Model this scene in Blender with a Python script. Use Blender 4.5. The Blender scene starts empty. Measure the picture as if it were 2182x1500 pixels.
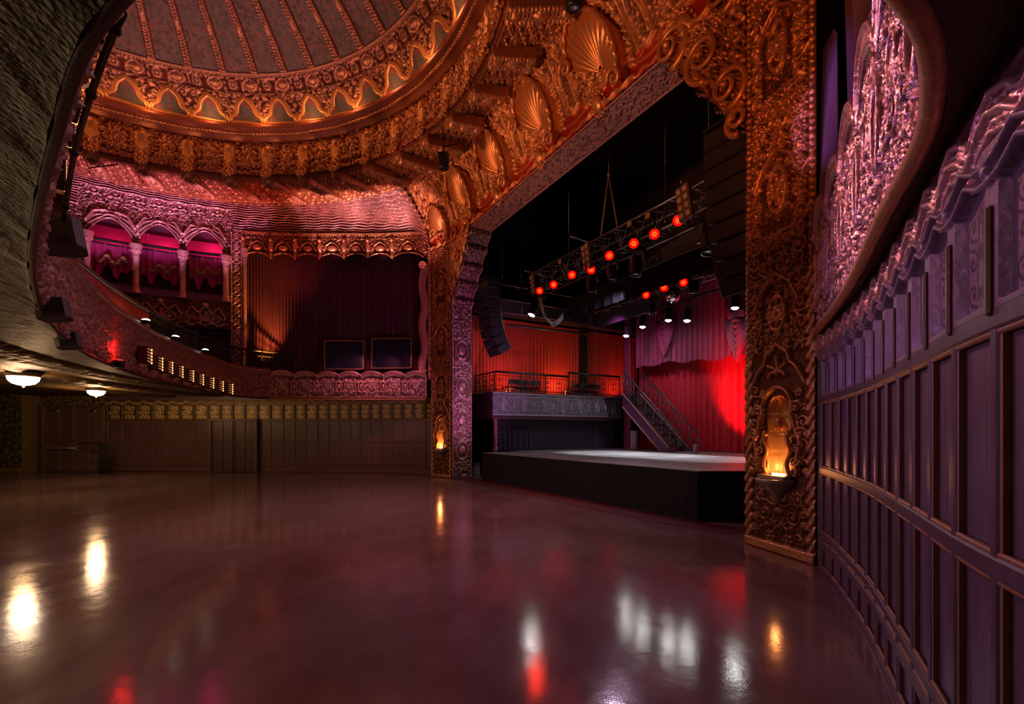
import bpy, math, random
import numpy as np
from mathutils import Vector, Matrix
PI = math.pi
SC = bpy.context.scene
COL = SC.collection
rnd = random.Random(7)
F = 1000.0; CX = 1091.0; HY = 920.0; EYE = 1.52
# ---------- plan frames: M = middle of the proscenium opening, D along it (to house left), N out to the audience
MX, MY = .625, 10.8
DX, DY = -.505, .863
NX, NY = -.863, -.505
def W(u, v, z=0.0): return Vector((MX + DX*u + NX*v, MY + DY*u + NY*v, z))
def Wn(uv): 
    uv = np.asarray(uv, float)
    return np.stack([MX + DX*uv[:, 0] + NX*uv[:, 1], MY + DY*uv[:, 0] + NY*uv[:, 1]], 1)
def at(px, py, Y): return Vector(((px-CX)/F*Y, Y, EYE + (HY-py)/F*Y))
VC = 8.74                      # dome centre on the axis
ANG = math.atan2(DY, DX)       # heading of the proscenium direction
# ---------- materials ----------
def new_mat(name):
    m = bpy.data.materials.new(name); m.use_nodes = True
    nt = m.node_tree; nt.nodes.clear()
    out = nt.nodes.new('ShaderNodeOutputMaterial'); b = nt.nodes.new('ShaderNodeBsdfPrincipled')
    nt.links.new(b.outputs[0], out.inputs[0])
    return m, nt, b
def N(nt, t, **kw):
    n = nt.nodes.new(t)
    for k, v in kw.items(): setattr(n, k, v)
    return n
def setc(s, c): s.default_value = (c[0], c[1], c[2], 1)
def mixc(nt, fac, a, b, mode='MIX'):
    m = N(nt, 'ShaderNodeMix', data_type='RGBA', blend_type=mode)
    if isinstance(fac, (int, float)): m.inputs[0].default_value = fac
    else: nt.links.new(fac, m.inputs[0])
    for i, x in ((6, a), (7, b)):
        if isinstance(x, (tuple, list)): setc(m.inputs[i], x)
        else: nt.links.new(x, m.inputs[i])
    return m.outputs[2]
def noise(nt, scale, detail=3, vec=None, rough=.55, sx=None):
    n = N(nt, 'ShaderNodeTexNoise'); n.inputs['Scale'].default_value = scale; n.inputs['Detail'].default_value = detail
    n.inputs['Roughness'].default_value = rough
    if vec is None:
        tc = N(nt, 'ShaderNodeTexCoord'); vec = tc.outputs['Object']
    if sx:
        mp = N(nt, 'ShaderNodeMapping'); mp.inputs['Scale'].default_value = sx; nt.links.new(vec, mp.inputs[0]); vec = mp.outputs[0]
    nt.links.new(vec, n.inputs['Vector'])
    return n.outputs[0]
def ramp(nt, fac, stops):
    r = N(nt, 'ShaderNodeValToRGB'); e = r.color_ramp.elements
    while len(e) < len(stops): e.new(.5)
    for i, (p, c) in enumerate(stops):
        e[i].position = p; e[i].color = (c[0], c[1], c[2], 1) if isinstance(c, (tuple, list)) else (c, c, c, 1)
    nt.links.new(fac, r.inputs[0]); return r.outputs[0]
def bump(nt, b, h, strength=.4, dist=.02):
    n = N(nt, 'ShaderNodeBump'); n.inputs['Strength'].default_value = strength; n.inputs['Distance'].default_value = dist
    nt.links.new(h, n.inputs['Height']); nt.links.new(n.outputs[0], b.inputs['Normal'])
def plain(name, c, rough=.5, metal=0., var=.25, scale=6., bmp=.15, bscale=60., spec=.5):
    m, nt, b = new_mat(name)
    f = noise(nt, scale, 4)
    col = mixc(nt, f, tuple(x*(1-var) for x in c), tuple(min(1, x*(1+var)) for x in c))
    nt.links.new(col, b.inputs['Base Color'])
    b.inputs['Roughness'].default_value = rough; b.inputs['Metallic'].default_value = metal
    b.inputs['Specular IOR Level'].default_value = spec
    if bmp: bump(nt, b, noise(nt, bscale, 2), bmp, .01)
    return m
def plaster(name, raised, ground, metal=.55, rough=.38, lo=.05, hi=.45, bscale=28., bstr=.5, bdist=.02):
    """gilded relief: the pattern's raised strokes are gilt, the ground is painted, darkened to put in recess shade (attribute hgt)"""
    m, nt, b = new_mat(name); m['gilt'] = True
    a = N(nt, 'ShaderNodeAttribute', attribute_name='hgt')
    f = ramp(nt, a.outputs['Fac'], [(lo, 0.), (hi, 1.)])
    v = noise(nt, 3.5, 5)
    r2 = mixc(nt, v, tuple(x*.65 for x in raised), tuple(min(1, x*1.3) for x in raised))
    g2 = mixc(nt, v, tuple(x*.7 for x in ground), tuple(min(1, x*1.3) for x in ground))
    nt.links.new(mixc(nt, f, g2, r2), b.inputs['Base Color'])  # dark ground colour also paints shade into the recesses
    b.inputs['Metallic'].default_value = metal
    rr = ramp(nt, noise(nt, 9, 3), [(.3, rough-.08), (.7, rough+.12)])
    nt.links.new(rr, b.inputs['Roughness'])
    vo = N(nt, 'ShaderNodeTexVoronoi'); vo.inputs['Scale'].default_value = bscale
    tc = N(nt, 'ShaderNodeTexCoord'); nt.links.new(tc.outputs['Object'], vo.inputs['Vector'])
    h = mixc(nt, .5, vo.outputs['Distance'], noise(nt, bscale*1.7, 4))
    bump(nt, b, h, bstr, bdist)
    return m
def emis(name, c, s):
    m, nt, b = new_mat(name); setc(b.inputs['Base Color'], (c[0]*.5, c[1]*.5, c[2]*.5))
    setc(b.inputs['Emission Color'], c); b.inputs['Emission Strength'].default_value = s; return m
def wood(name, c1, c2, rough=.38, scale=(30, 30, 1.6)):
    m, nt, b = new_mat(name)
    f = noise(nt, 1.0, 6, sx=scale, rough=.65)
    g = noise(nt, 1.3, 3)
    col = mixc(nt, ramp(nt, f, [(.35, 0.), (.65, 1.)]), c1, c2)
    col = mixc(nt, g, col, tuple(x*.7 for x in c1))
    nt.links.new(col, b.inputs['Base Color'])
    b.inputs['Roughness'].default_value = rough
    bump(nt, b, f, .35, .006); return m
def velvet(name, c, rough=.75, sheen=.6):
    m, nt, b = new_mat(name)
    f = noise(nt, 1.0, 4, sx=(9, 9, .5))
    col = mixc(nt, f, tuple(x*.55 for x in c), tuple(min(1, x*1.35) for x in c))
    nt.links.new(col, b.inputs['Base Color']); b.inputs['Roughness'].default_value = rough
    b.inputs['Sheen Weight'].default_value = sheen; b.inputs['Sheen Roughness'].default_value = .4
    setc(b.inputs['Sheen Tint'], tuple(min(1, x*1.5+.1) for x in c))
    bump(nt, b, noise(nt, 60, 3), .15, .01); return m
# ---------- objects ----------
def tag(o, label=None, cat=None, group=None, kind=None):
    if label: o['label'] = label
    if cat: o['category'] = cat
    if group: o['group'] = group
    if kind: o['kind'] = kind
    return o
def empty(name, loc, label=None, cat=None, group=None, rz=0., kind=None):
    o = bpy.data.objects.new(name, None); COL.objects.link(o); o.location = loc; o.rotation_euler = (0, 0, rz)
    o.empty_display_size = .1
    return tag(o, label, cat, group, kind)
def setparent(o, p):
    """geometry written in world coordinates, hung under a parent that stands somewhere"""
    o.parent = p
    o.matrix_parent_inverse = (Matrix.Translation(p.location) @ p.rotation_euler.to_matrix().to_4x4()).inverted() if p.parent is None else Matrix.Identity(4)
    return o
def dup(root, loc=None, rz=None, label=None, group=None):
    r = root.copy(); COL.objects.link(r)
    if loc is not None: r.location = loc
    if rz is not None: r.rotation_euler = (0, 0, rz)
    tag(r, label, None, group)
    for ch in list(root.children):
        c = ch.copy(); COL.objects.link(c); c.parent = r
        for g in list(ch.children):
            k = g.copy(); COL.objects.link(k); k.parent = c
    return r
class MB:
    def __init__(s): s.v = []; s.f = []; s.sm = []
    def add(s, vs, fs, smooth=False):
        o = len(s.v); s.v.extend([tuple(v) for v in vs]); s.f.extend([tuple(i+o for i in f) for f in fs]); s.sm.extend([smooth]*len(fs)); return s
    def box(s, c, d, M=None, bev=0.):
        x, y, z = d[0]/2, d[1]/2, d[2]/2; c = Vector(c)
        if bev <= 0:
            vs = [Vector((a*x, b*y, e*z)) for e in (-1, 1) for a, b in ((-1, -1), (1, -1), (1, 1), (-1, 1))]
            fs = [(3, 2, 1, 0), (4, 5, 6, 7), (0, 1, 5, 4), (1, 2, 6, 5), (2, 3, 7, 6), (3, 0, 4, 7)]
        else:
            k = bev; ring = [(-x+k, -y), (x-k, -y), (x, -y+k), (x, y-k), (x-k, y), (-x+k, y), (-x, y-k), (-x, -y+k)]
            ins = [(-x+k, -y+k), (x-k, -y+k), (x-k, -y+k), (x-k, y-k), (x-k, y-k), (-x+k, y-k), (-x+k, y-k), (-x+k, -y+k)]
            vs = [Vector((p[0], p[1], -z+k)) for p in ring]+[Vector((p[0], p[1], z-k)) for p in ring]
            vs += [Vector((a*(x-k), b*(y-k), -z)) for a, b in ((-1, -1), (1, -1), (1, 1), (-1, 1))]
            vs += [Vector((a*(x-k), b*(y-k), z)) for a, b in ((-1, -1), (1, -1), (1, 1), (-1, 1))]
            fs = [(i, (i+1) % 8, (i+1) % 8+8, i+8) for i in range(8)]
            fs += [(19, 18, 17, 16), (20, 21, 22, 23)]
            for q in range(4):
                a, b2, c2 = 2*q, 2*q+1, (2*q+2) % 8
                fs += [(16+q, 16+(q+1) % 4, b2, a), (16+(q+1) % 4, c2, b2)]
                fs += [(a+8, b2+8, 20+(q+1) % 4, 20+q), (b2+8, c2+8, 20+(q+1) % 4)]
        vs = [((M @ v) if M else v)+c for v in vs]
        return s.add(vs, fs)
    def tube(s, pts, r, seg=8, close=False, caps=True):
        pts = [Vector(p) for p in pts]; n = len(pts); vs = []; fs = []
        rs = r if isinstance(r, (list, tuple)) else [r]*n
        up = None
        for i, p in enumerate(pts):
            if close: t = pts[(i+1) % n]-pts[i-1]
            else: t = pts[min(i+1, n-1)]-pts[max(i-1, 0)]
            if t.length < 1e-9: t = Vector((0, 0, 1))
            t.normalize()
            if up is None: up = Vector((0, 0, 1)) if abs(t.z) < .9 else Vector((1, 0, 0))
            a = t.cross(up)
            if a.length < 1e-4: a = t.cross(Vector((.3, .9, .1)))
            a.normalize(); b = a.cross(t); up = b
            for k in range(seg):
                w = 2*PI*k/seg; vs.append(p + (a*math.cos(w)+b*math.sin(w))*rs[i])
        m = n if close else n-1
        for i in range(m):
            j = (i+1) % n
            for k in range(seg):
                k2 = (k+1) % seg; fs.append((i*seg+k, i*seg+k2, j*seg+k2, j*seg+k))
        if caps and not close:
            fs.append(tuple(range(seg-1, -1, -1))); fs.append(tuple((n-1)*seg+k for k in range(seg)))
        return s.add(vs, fs, True)
    def cyl(s, a, b, r, seg=16, r2=None): return s.tube([a, b], [r, r2 if r2 is not None else r], seg)
    def lathe(s, prof, c, seg=24, M=None, squash=1.):
        c = Vector(c); vs = []; fs = []; n = len(prof)
        for k in range(seg):
            w = 2*PI*k/seg
            for (r, z) in prof:
                v = Vector((r*math.cos(w), r*math.sin(w)*squash, z)); vs.append(((M @ v) if M else v)+c)
        for k in range(seg):
            k2 = (k+1) % seg
            for i in range(n-1): fs.append((k*n+i, k2*n+i, k2*n+i+1, k*n+i+1))
        return s.add(vs, fs, True)
    def ball(s, c, r, seg=16, sc=(1, 1, 1), M=None):
        pr = [(r*math.cos(a), r*math.sin(a)) for a in [(-.5+i/(seg//2))*PI for i in range(seg//2+1)]]
        n0 = len(s.v); s.lathe(pr, (0, 0, 0), seg)
        c = Vector(c)
        for i in range(n0, len(s.v)):
            v = Vector((s.v[i][0]*sc[0], s.v[i][1]*sc[1], s.v[i][2]*sc[2])); s.v[i] = tuple(((M @ v) if M else v)+c)
        return s
    def prism(s, poly, a, b, M=None, c=(0, 0, 0)):
        """polygon in local xz extruded along y from a to b"""
        c = Vector(c); n = len(poly)
        vs = [Vector((x, a, z)) for x, z in poly]+[Vector((x, b, z)) for x, z in poly]
        vs = [((M @ v) if M else v)+c for v in vs]
        fs = [tuple(range(n)), tuple(range(2*n-1, n-1, -1))]+[(i, i+n, (i+1) % n+n, (i+1) % n) for i in range(n)]
        return s.add(vs, fs)
    def build(s, name, mat, parent=None, world=True, smooth=None):
        me = bpy.data.meshes.new(name); me.from_pydata(s.v, [], s.f); 
        me.polygons.foreach_set('use_smooth', s.sm if smooth is None else [smooth]*len(s.f)); me.update()
        if mat and mat.get('gilt'): me.attributes.new('hgt', 'FLOAT', 'POINT').data.foreach_set('value', [1.0]*len(s.v))
        o = bpy.data.objects.new(name, me); COL.objects.link(o)
        if mat: me.materials.append(mat)
        if parent is not None:
            if world: setparent(o, parent)
            else: o.parent = parent
        return o
REF = None
def grid(name, P, mat, parent=None, H=None, mask=None, ref=None, hgt=None, world=True, smooth=True, flipcheck=True, close_u=False, paint=None, thick=0.):
    """grid surface P[nv,nu,3] pushed out by the relief H along its normals; normals look at ref"""
    P = np.asarray(P, float); nv, nu = P.shape[:2]
    du = np.gradient(P, axis=1); dv = np.gradient(P, axis=0)
    nn = np.cross(du, dv); L = np.linalg.norm(nn, axis=2, keepdims=True); L[L < 1e-12] = 1; nn /= L
    flip = False
    if ref is not None:
        r = np.asarray(ref, float); d = ((r-P)*nn).sum(2)
        if d.mean() < 0: nn = -nn; flip = True
    if H is not None: P = P+nn*H[:, :, None]
    ii = np.arange(nv*nu).reshape(nv, nu)
    a, b, c, d = ii[:-1, :-1], ii[:-1, 1:], ii[1:, 1:], ii[1:, :-1]
    q = np.stack([a, b, c, d], 2)
    if flip: q = q[:, :, ::-1]
    if mask is not None: q = q[mask]
    q = q.reshape(-1, 4)
    me = bpy.data.meshes.new(name); nf = len(q)
    me.vertices.add(nv*nu); me.vertices.foreach_set('co', P.reshape(-1).astype(np.float32))
    me.loops.add(nf*4); me.polygons.add(nf)
    me.loops.foreach_set('vertex_index', q.reshape(-1).astype(np.int32))
    me.polygons.foreach_set('loop_start', np.arange(0, nf*4, 4, dtype=np.int32))
    me.polygons.foreach_set('use_smooth', np.full(nf, smooth, dtype=bool))
    me.update(calc_edges=True)
    if hgt is None and H is not None:
        mx = H.max() if H.max() > 0 else 1; hgt = np.clip(H/mx, 0, 1)
    if hgt is None and mat and mat.get('gilt'): hgt = np.ones((nv, nu))
    if hgt is not None:
        at_ = me.attributes.new('hgt', 'FLOAT', 'POINT'); at_.data.foreach_set('value', hgt.reshape(-1).astype(np.float32))
    if paint is not None:
        at_ = me.attributes.new('paint', 'FLOAT', 'POINT'); at_.data.foreach_set('value', paint.reshape(-1).astype(np.float32))
    if mat: me.materials.append(mat)
    o = bpy.data.objects.new(name, me); COL.objects.link(o)
    if parent is not None:
        if world: setparent(o, parent)
        else: o.parent = parent
    return o
# ---------- relief canvas ----------
class Relief:
    def __init__(s, w, h, res):
        s.w, s.h = w, h; s.nu = max(3, int(w/res)+1); s.nv = max(3, int(h/res)+1)
        s.dx = w/(s.nu-1); s.dy = h/(s.nv-1); s.a = np.zeros((s.nv, s.nu))
        s.X = np.linspace(0, w, s.nu)[None, :]; s.Y = np.linspace(0, h, s.nv)[:, None]
    def win(s, x, y, rx, ry):
        i0 = max(0, int((x-rx)/s.dx)); i1 = min(s.nu, int((x+rx)/s.dx)+2)
        j0 = max(0, int((y-ry)/s.dy)); j1 = min(s.nv, int((y+ry)/s.dy)+2)
        return i0, i1, j0, j1
    def dot(s, x, y, r, h, e=1., base=0.):
        i0, i1, j0, j1 = s.win(x, y, r, r*e)
        if i1 <= i0 or j1 <= j0: return
        q = 1-((s.X[:, i0:i1]-x)/r)**2-((s.Y[j0:j1]-y)/(r*e))**2
        v = np.where(q > 0, base+h*np.sqrt(np.maximum(q, 0)), 0)
        s.a[j0:j1, i0:i1] = np.maximum(s.a[j0:j1, i0:i1], v)
    def ring(s, x, y, r, t, h, e=1.):
        i0, i1, j0, j1 = s.win(x, y, r+t, (r+t)*e)
        if i1 <= i0 or j1 <= j0: return
        d = np.sqrt((s.X[:, i0:i1]-x)**2+((s.Y[j0:j1]-y)/e)**2)-r
        q = 1-(d/t)**2
        s.a[j0:j1, i0:i1] = np.maximum(s.a[j0:j1, i0:i1], np.where(q > 0, h*np.sqrt(np.maximum(q, 0)), 0))
    def path(s, pts, r0, h0, r1=None, h1=None):
        pts = np.asarray(pts, float); r1 = r0 if r1 is None else r1; h1 = h0 if h1 is None else h1
        seg = np.linalg.norm(np.diff(pts, axis=0), axis=1); L = np.concatenate([[0], np.cumsum(seg)]); T = L[-1]
        if T <= 0: return
        n = max(2, int(T/(.5*max(min(r0, r1), s.dx*.7)))+1); t = np.linspace(0, 1, n)
        xs = np.interp(t*T, L, pts[:, 0]); ys = np.interp(t*T, L, pts[:, 1])
        for k in range(n): s.dot(xs[k], ys[k], max(r0+(r1-r0)*t[k], s.dx*.8), h0+(h1-h0)*t[k])
    def box(s, x0, x1, y0, y1, h, bev=0.):
        i0, i1 = max(0, int((x0-bev)/s.dx)), min(s.nu, int((x1+bev)/s.dx)+2); j0, j1 = max(0, int((y0-bev)/s.dy)), min(s.nv, int((y1+bev)/s.dy)+2)
        if i1 <= i0 or j1 <= j0: return
        X = s.X[:, i0:i1]; Y = s.Y[j0:j1]
        d = np.minimum(np.minimum(X-x0, x1-X), np.minimum(Y-y0, y1-Y))
        b = max(bev, s.dx)
        s.a[j0:j1, i0:i1] = np.maximum(s.a[j0:j1, i0:i1], h*np.clip(d/b+.5, 0, 1))
    def spiral(s, x, y, R, sgn=1, a0=0., turns=1.5, h=.03, t=None, tail=0.):
        t = t or R*.2; n = 26; pts = []
        for k in range(n+1):
            f = k/n; a = a0+sgn*f*turns*2*PI; r = R*(1-f)**.9+.02*R; pts.append((x+r*math.cos(a), y+r*math.sin(a)))
        if tail:
            dx = pts[0][0]-pts[1][0]; dy = pts[0][1]-pts[1][1]; L = math.hypot(dx, dy)
            T = [(pts[0][0]+dx/L*tail*q - sgn*0*q, pts[0][1]+dy/L*tail*q) for q in (1, .5)]; pts = T+pts
        s.path(pts, t*.7, h*.8, t, h); s.dot(x, y, R*.24, h*1.15)
    def leaf(s, x, y, R, ang, h=.03, lobes=5, spread=1.3):
        for k in range(lobes):
            a = ang+(k/(lobes-1)-.5)*spread*2; l = R*(1-.35*abs(k/(lobes-1)-.5)*2)
            p = [(x, y), (x+l*.6*math.cos(a), y+l*.6*math.sin(a)), (x+l*math.cos(a+.25*(k-(lobes-1)/2)), y+l*math.sin(a+.25*(k-(lobes-1)/2)))]
            s.path(p, R*.09, h*.5, R*.14, h)
        s.dot(x, y, R*.2, h*1.2)
    def rosette(s, x, y, R, h=.03, n=6):
        for k in range(n): a = 2*PI*k/n; s.dot(x+.62*R*math.cos(a), y+.62*R*math.sin(a), R*.34, h*.8)
        s.dot(x, y, R*.34, h*1.2)
    def cart(s, x, y, R, h=.03, e=1.3):
        s.ring(x, y, R*.8, R*.14, h*1.1, e); s.dot(x, y, R*.55, h*.9, e)
        for sg in (-1, 1):
            s.spiral(x+sg*R*.95, y+R*e*.75, R*.3, sg, PI/2, 1.3, h, R*.08); s.spiral(x+sg*R*.95, y-R*e*.75, R*.3, -sg, -PI/2, 1.3, h, R*.08)
        s.leaf(x, y+R*e*.9, R*.5, PI/2, h); s.leaf(x, y-R*e*.9, R*.5, -PI/2, h)
    def fill(s, seed, r0, r1, h, n=400, x0=None, x1=None, y0=None, y1=None, mirror=False, pad=.85, gap=.9):
        R = random.Random(seed); x0 = 0 if x0 is None else x0; x1 = s.w if x1 is None else x1; y0 = 0 if y0 is None else y0; y1 = s.h if y1 is None else y1
        xm = (x0+x1)/2; done = []; n = int(n*2.2); cs = 2*r1*gap+1e-6; H = {}
        for k in range(n):
            r = r1-(r1-r0)*min(1, (k/n)*1.4); x = R.uniform(x0+r*.5, (xm if mirror else x1)-r*.3); y = R.uniform(y0+r*.5, y1-r*.5)
            ci, cj = int(x/cs), int(y/cs)
            if any((x-a)**2+(y-b)**2 < (gap*(r+c))**2 for i_ in (-1, 0, 1) for j_ in (-1, 0, 1) for a, b, c in H.get((ci+i_, cj+j_), ())): continue
            done.append((x, y, r)); H.setdefault((ci, cj), []).append((x, y, r)); kind = R.random(); a0 = R.uniform(0, 2*PI); sg = R.choice((-1, 1)); tl = R.uniform(.4, 1.1)*r
            for m in ((0, 1) if mirror else (0,)):
                X = 2*xm-x if m else x; A = PI-a0 if m else a0; S = -sg if m else sg
                if kind < .52: s.spiral(X, y, r*.9, S, A, 1.5, h, r*.17, tl)
                elif kind < .75: s.leaf(X, y, r*1.05, A, h)
                elif kind < .9: s.rosette(X, y, r*.8, h)
                else: s.cart(X, y, r*.62, h)
        return done
    def small(s, seed, r, h, n, x0=None, x1=None, y0=None, y1=None):
        """little pearls and leaf tips in whatever ground is still bare"""
        R = random.Random(seed); x0 = 0 if x0 is None else x0; x1 = s.w if x1 is None else x1; y0 = 0 if y0 is None else y0; y1 = s.h if y1 is None else y1
        for _ in range(n):
            x, y = R.uniform(x0, x1), R.uniform(y0, y1); i, j = min(s.nu-1, int(x/s.dx)), min(s.nv-1, int(y/s.dy))
            if s.a[j, i] > h*.1: continue
            if R.random() < .5: s.dot(x, y, r*R.uniform(.6, 1.1), h)
            else: a = R.uniform(0, 6.3); s.path([(x, y), (x+r*1.7*math.cos(a), y+r*1.7*math.sin(a))], r*.75, h, r*.3, h*.5)
    def tiled(s, k, fn):
        """draw a motif field once on a tile and lay it k times along the width"""
        T = Relief(s.w/k, s.h, s.dx); T.dx = s.w/k/(T.nu-1); fn(T); A = np.tile(T.a[:, :-1], (1, k)); x = np.linspace(0, A.shape[1]-1, s.nu); i = x.astype(int)
        B = A[:, i]; j = np.linspace(0, B.shape[0]-1, s.nv).round().astype(int); s.a = np.maximum(s.a, B[j])
    def beads(s, x0, x1, y, r, h, pitch=None):
        pitch = pitch or r*2.3; n = max(1, int((x1-x0)/pitch))
        for k in range(n): s.dot(x0+(k+.5)*(x1-x0)/n, y, r, h)
    def rope(s, x, y0, y1, wd, h, pitch=None, vert=True):
        pitch = pitch or wd*.9; L = y1-y0; n = max(1, int(L/pitch))
        for k in range(-1, n+1):
            y = y0+k*L/n
            if vert: s.path([(x-wd/2, y), (x+wd/2, y+pitch*.9)], pitch*.33, h)
            else: s.path([(y, x-wd/2), (y+pitch*.9, x+wd/2)], pitch*.33, h)
# ---------- paths ----------
def catmull(pts, n):
    P = np.asarray(pts, float); P = np.vstack([2*P[0]-P[1], P, 2*P[-1]-P[-2]]); out = []
    m = len(P)-3
    for i in range(m):
        p0, p1, p2, p3 = P[i:i+4]
        for t in np.linspace(0, 1, 12, endpoint=False):
            out.append(.5*((2*p1)+(-p0+p2)*t+(2*p0-5*p1+4*p2-p3)*t*t+(-p0+3*p1-3*p2+p3)*t**3))
    out.append(P[-2]); Q = np.array(out)
    L = np.concatenate([[0], np.cumsum(np.linalg.norm(np.diff(Q, axis=0), axis=1))])
    s = np.linspace(0, L[-1], n); return np.stack([np.interp(s, L, Q[:, 0]), np.interp(s, L, Q[:, 1])], 1)
class Path:
    """plan curve; inside = the side of the reference point"""
    def __init__(s, pts, ref, n=600):
        s.P = catmull(pts, n); d = np.diff(s.P, axis=0); s.L = np.concatenate([[0], np.cumsum(np.linalg.norm(d, axis=1))]); s.len = s.L[-1]
        t = np.gradient(s.P, axis=0); t /= np.linalg.norm(t, axis=1, keepdims=True); nn = np.stack([-t[:, 1], t[:, 0]], 1)
        if ((np.asarray(ref)-s.P)*nn).sum(1).mean() < 0: nn = -nn
        s.T = t; s.Nn = nn
    def at(s, a, off=0.):
        a = np.asarray(a, float)
        x = np.interp(a, s.L, s.P[:, 0])+np.interp(a, s.L, s.Nn[:, 0])*off; y = np.interp(a, s.L, s.P[:, 1])+np.interp(a, s.L, s.Nn[:, 1])*off
        return x, y
    def frame(s, a):
        n = Vector((float(np.interp(a, s.L, s.Nn[:, 0])), float(np.interp(a, s.L, s.Nn[:, 1])), 0)).normalized()
        return n, Vector((-n.y, n.x, 0))
    def hit(s, px, far=True):
        k = (px-CX)/F; f = s.P[:, 0]-k*s.P[:, 1]; out = []
        for i in range(len(f)-1):
            if f[i]*f[i+1] <= 0 and s.P[i, 1] > .2:
                t = f[i]/(f[i]-f[i+1]+1e-12); out.append((s.P[i, 1], s.L[i]+(s.L[i+1]-s.L[i])*t))
        if not out:
            k0 = (s.P[0, 0]/s.P[0, 1]-k)**2; k1 = (s.P[-1, 0]/s.P[-1, 1]-k)**2; return 0. if k0 < k1 else s.len
        return (max(out) if far else min(out))[1]
    def strip(s, s0, s1, prof, nu, nv):
        """prof: list of (offset, z); resampled evenly to nv rows"""
        pr = np.asarray(prof, float); d = np.concatenate([[0], np.cumsum(np.linalg.norm(np.diff(pr, axis=0), axis=1))])
        t = np.linspace(0, d[-1], nv); off = np.interp(t, d, pr[:, 0]); z = np.interp(t, d, pr[:, 1]); a = np.linspace(s0, s1, nu)
        P = np.zeros((nv, nu, 3))
        for j in range(nv):
            x, y = s.at(a, off[j]); P[j, :, 0] = x; P[j, :, 1] = y; P[j, :, 2] = z[j]
        return P
def spot(name, loc, to, e, c, deg=60, blend=.6, r=.05):
    l = bpy.data.lights.new(name, 'SPOT'); l.energy = e; l.color = c; l.spot_size = math.radians(deg); l.spot_blend = blend; l.shadow_soft_size = r
    o = bpy.data.objects.new(name, l); COL.objects.link(o); o.location = loc
    o.rotation_euler = (Vector(to)-Vector(loc)).to_track_quat('-Z', 'Y').to_euler(); return o
def point(name, loc, e, c, r=.05):
    l = bpy.data.lights.new(name, 'POINT'); l.energy = e; l.color = c; l.shadow_soft_size = r
    o = bpy.data.objects.new(name, l); COL.objects.link(o); o.location = loc; return o
def area(name, loc, to, e, c, sx, sy):
    l = bpy.data.lights.new(name, 'AREA'); l.energy = e; l.color = c; l.shape = 'RECTANGLE'; l.size = sx; l.size_y = sy
    o = bpy.data.objects.new(name, l); COL.objects.link(o); o.location = loc
    o.rotation_euler = (Vector(to)-Vector(loc)).to_track_quat('-Z', 'Y').to_euler(); return o
def ordn(i): return ['first', 'second', 'third', 'fourth', 'fifth', 'sixth', 'seventh', 'eighth', 'ninth', 'tenth', 'eleventh', 'twelfth'][i]
# ---------- camera, world, view ----------
cam = bpy.data.cameras.new('camera'); co = bpy.data.objects.new('camera', cam); COL.objects.link(co)
co.location = (0, 0, EYE); co.rotation_euler = (PI/2, 0, 0); cam.sensor_width = 36; cam.lens = 36*F/2182; cam.shift_y = (HY-750)/2182; cam.clip_start = .05; cam.clip_end = 200
SC.camera = co
w = bpy.data.worlds.new('world'); SC.world = w; w.use_nodes = True; w.node_tree.nodes['Background'].inputs[0].default_value = (.20, .10, .16, 1); w.node_tree.nodes['Background'].inputs[1].default_value = .05
SC.view_settings.view_transform = 'Standard'; SC.view_settings.look = 'None'; SC.view_settings.gamma = 1; SC.view_settings.use_curve_mapping = False
SC.view_settings.exposure = 0.0
# ---------- shared materials ----------
M_gold = plaster('gilt plaster', (.62, .29, .13), (.12, .035, .018), metal=.7, rough=.32)
M_goldred = plaster('gilt plaster over red', (.50, .21, .08), (.16, .018, .012), metal=.65, rough=.34)
M_dome = plaster('dome relief', (.60, .32, .20), (.12, .035, .025), metal=.55, rough=.34)
M_wave = plaster('wave relief', (.62, .38, .33), (.17, .07, .065), metal=.6, rough=.30, bscale=22)
M_brown = plaster('brown gold plaster', (.30, .20, .07), (.10, .065, .025), metal=.4, rough=.45)
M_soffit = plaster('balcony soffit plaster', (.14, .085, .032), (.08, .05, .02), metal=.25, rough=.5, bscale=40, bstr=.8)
M_sten = plaster('gilt stencil panel', (.55, .36, .12), (.07, .04, .02), metal=.5, rough=.4, lo=.02, hi=.2)
M_stenp = plaster('carved oak panel', (.03, .018, .022), (.18, .125, .16), metal=.05, rough=.42, lo=.1, hi=.4, bstr=.2)
M_wood = wood('dark oak', (.085, .035, .03), (.16, .075, .05))
M_woodp = wood('oak panel', (.10, .05, .05), (.19, .10, .09))
M_woodr = wood('oak panel near wall', (.10, .07, .085), (.20, .145, .17))
M_trim = plain('oak trim', (.13, .06, .03), .4)
M_oakr = wood('oak frame', (.07, .046, .055), (.13, .09, .105), .42)
M_black = plain('black cloth', (.012, .011, .013), .9, 0, .3)
M_blackm = plain('black metal', (.018, .018, .02), .38, .3)
M_iron = plain('wrought iron', (.03, .028, .03), .4, .6)
M_steel = plain('truss aluminium', (.30, .30, .33), .3, .9)
M_dark = plain('dark wall paint', (.02, .015, .02), .8)
M_redp = plain('red painted plaster', (.42, .035, .02), .5)
M_silver = plain('silver grey plaster', (.2, .2, .22), .4, .4)
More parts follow.
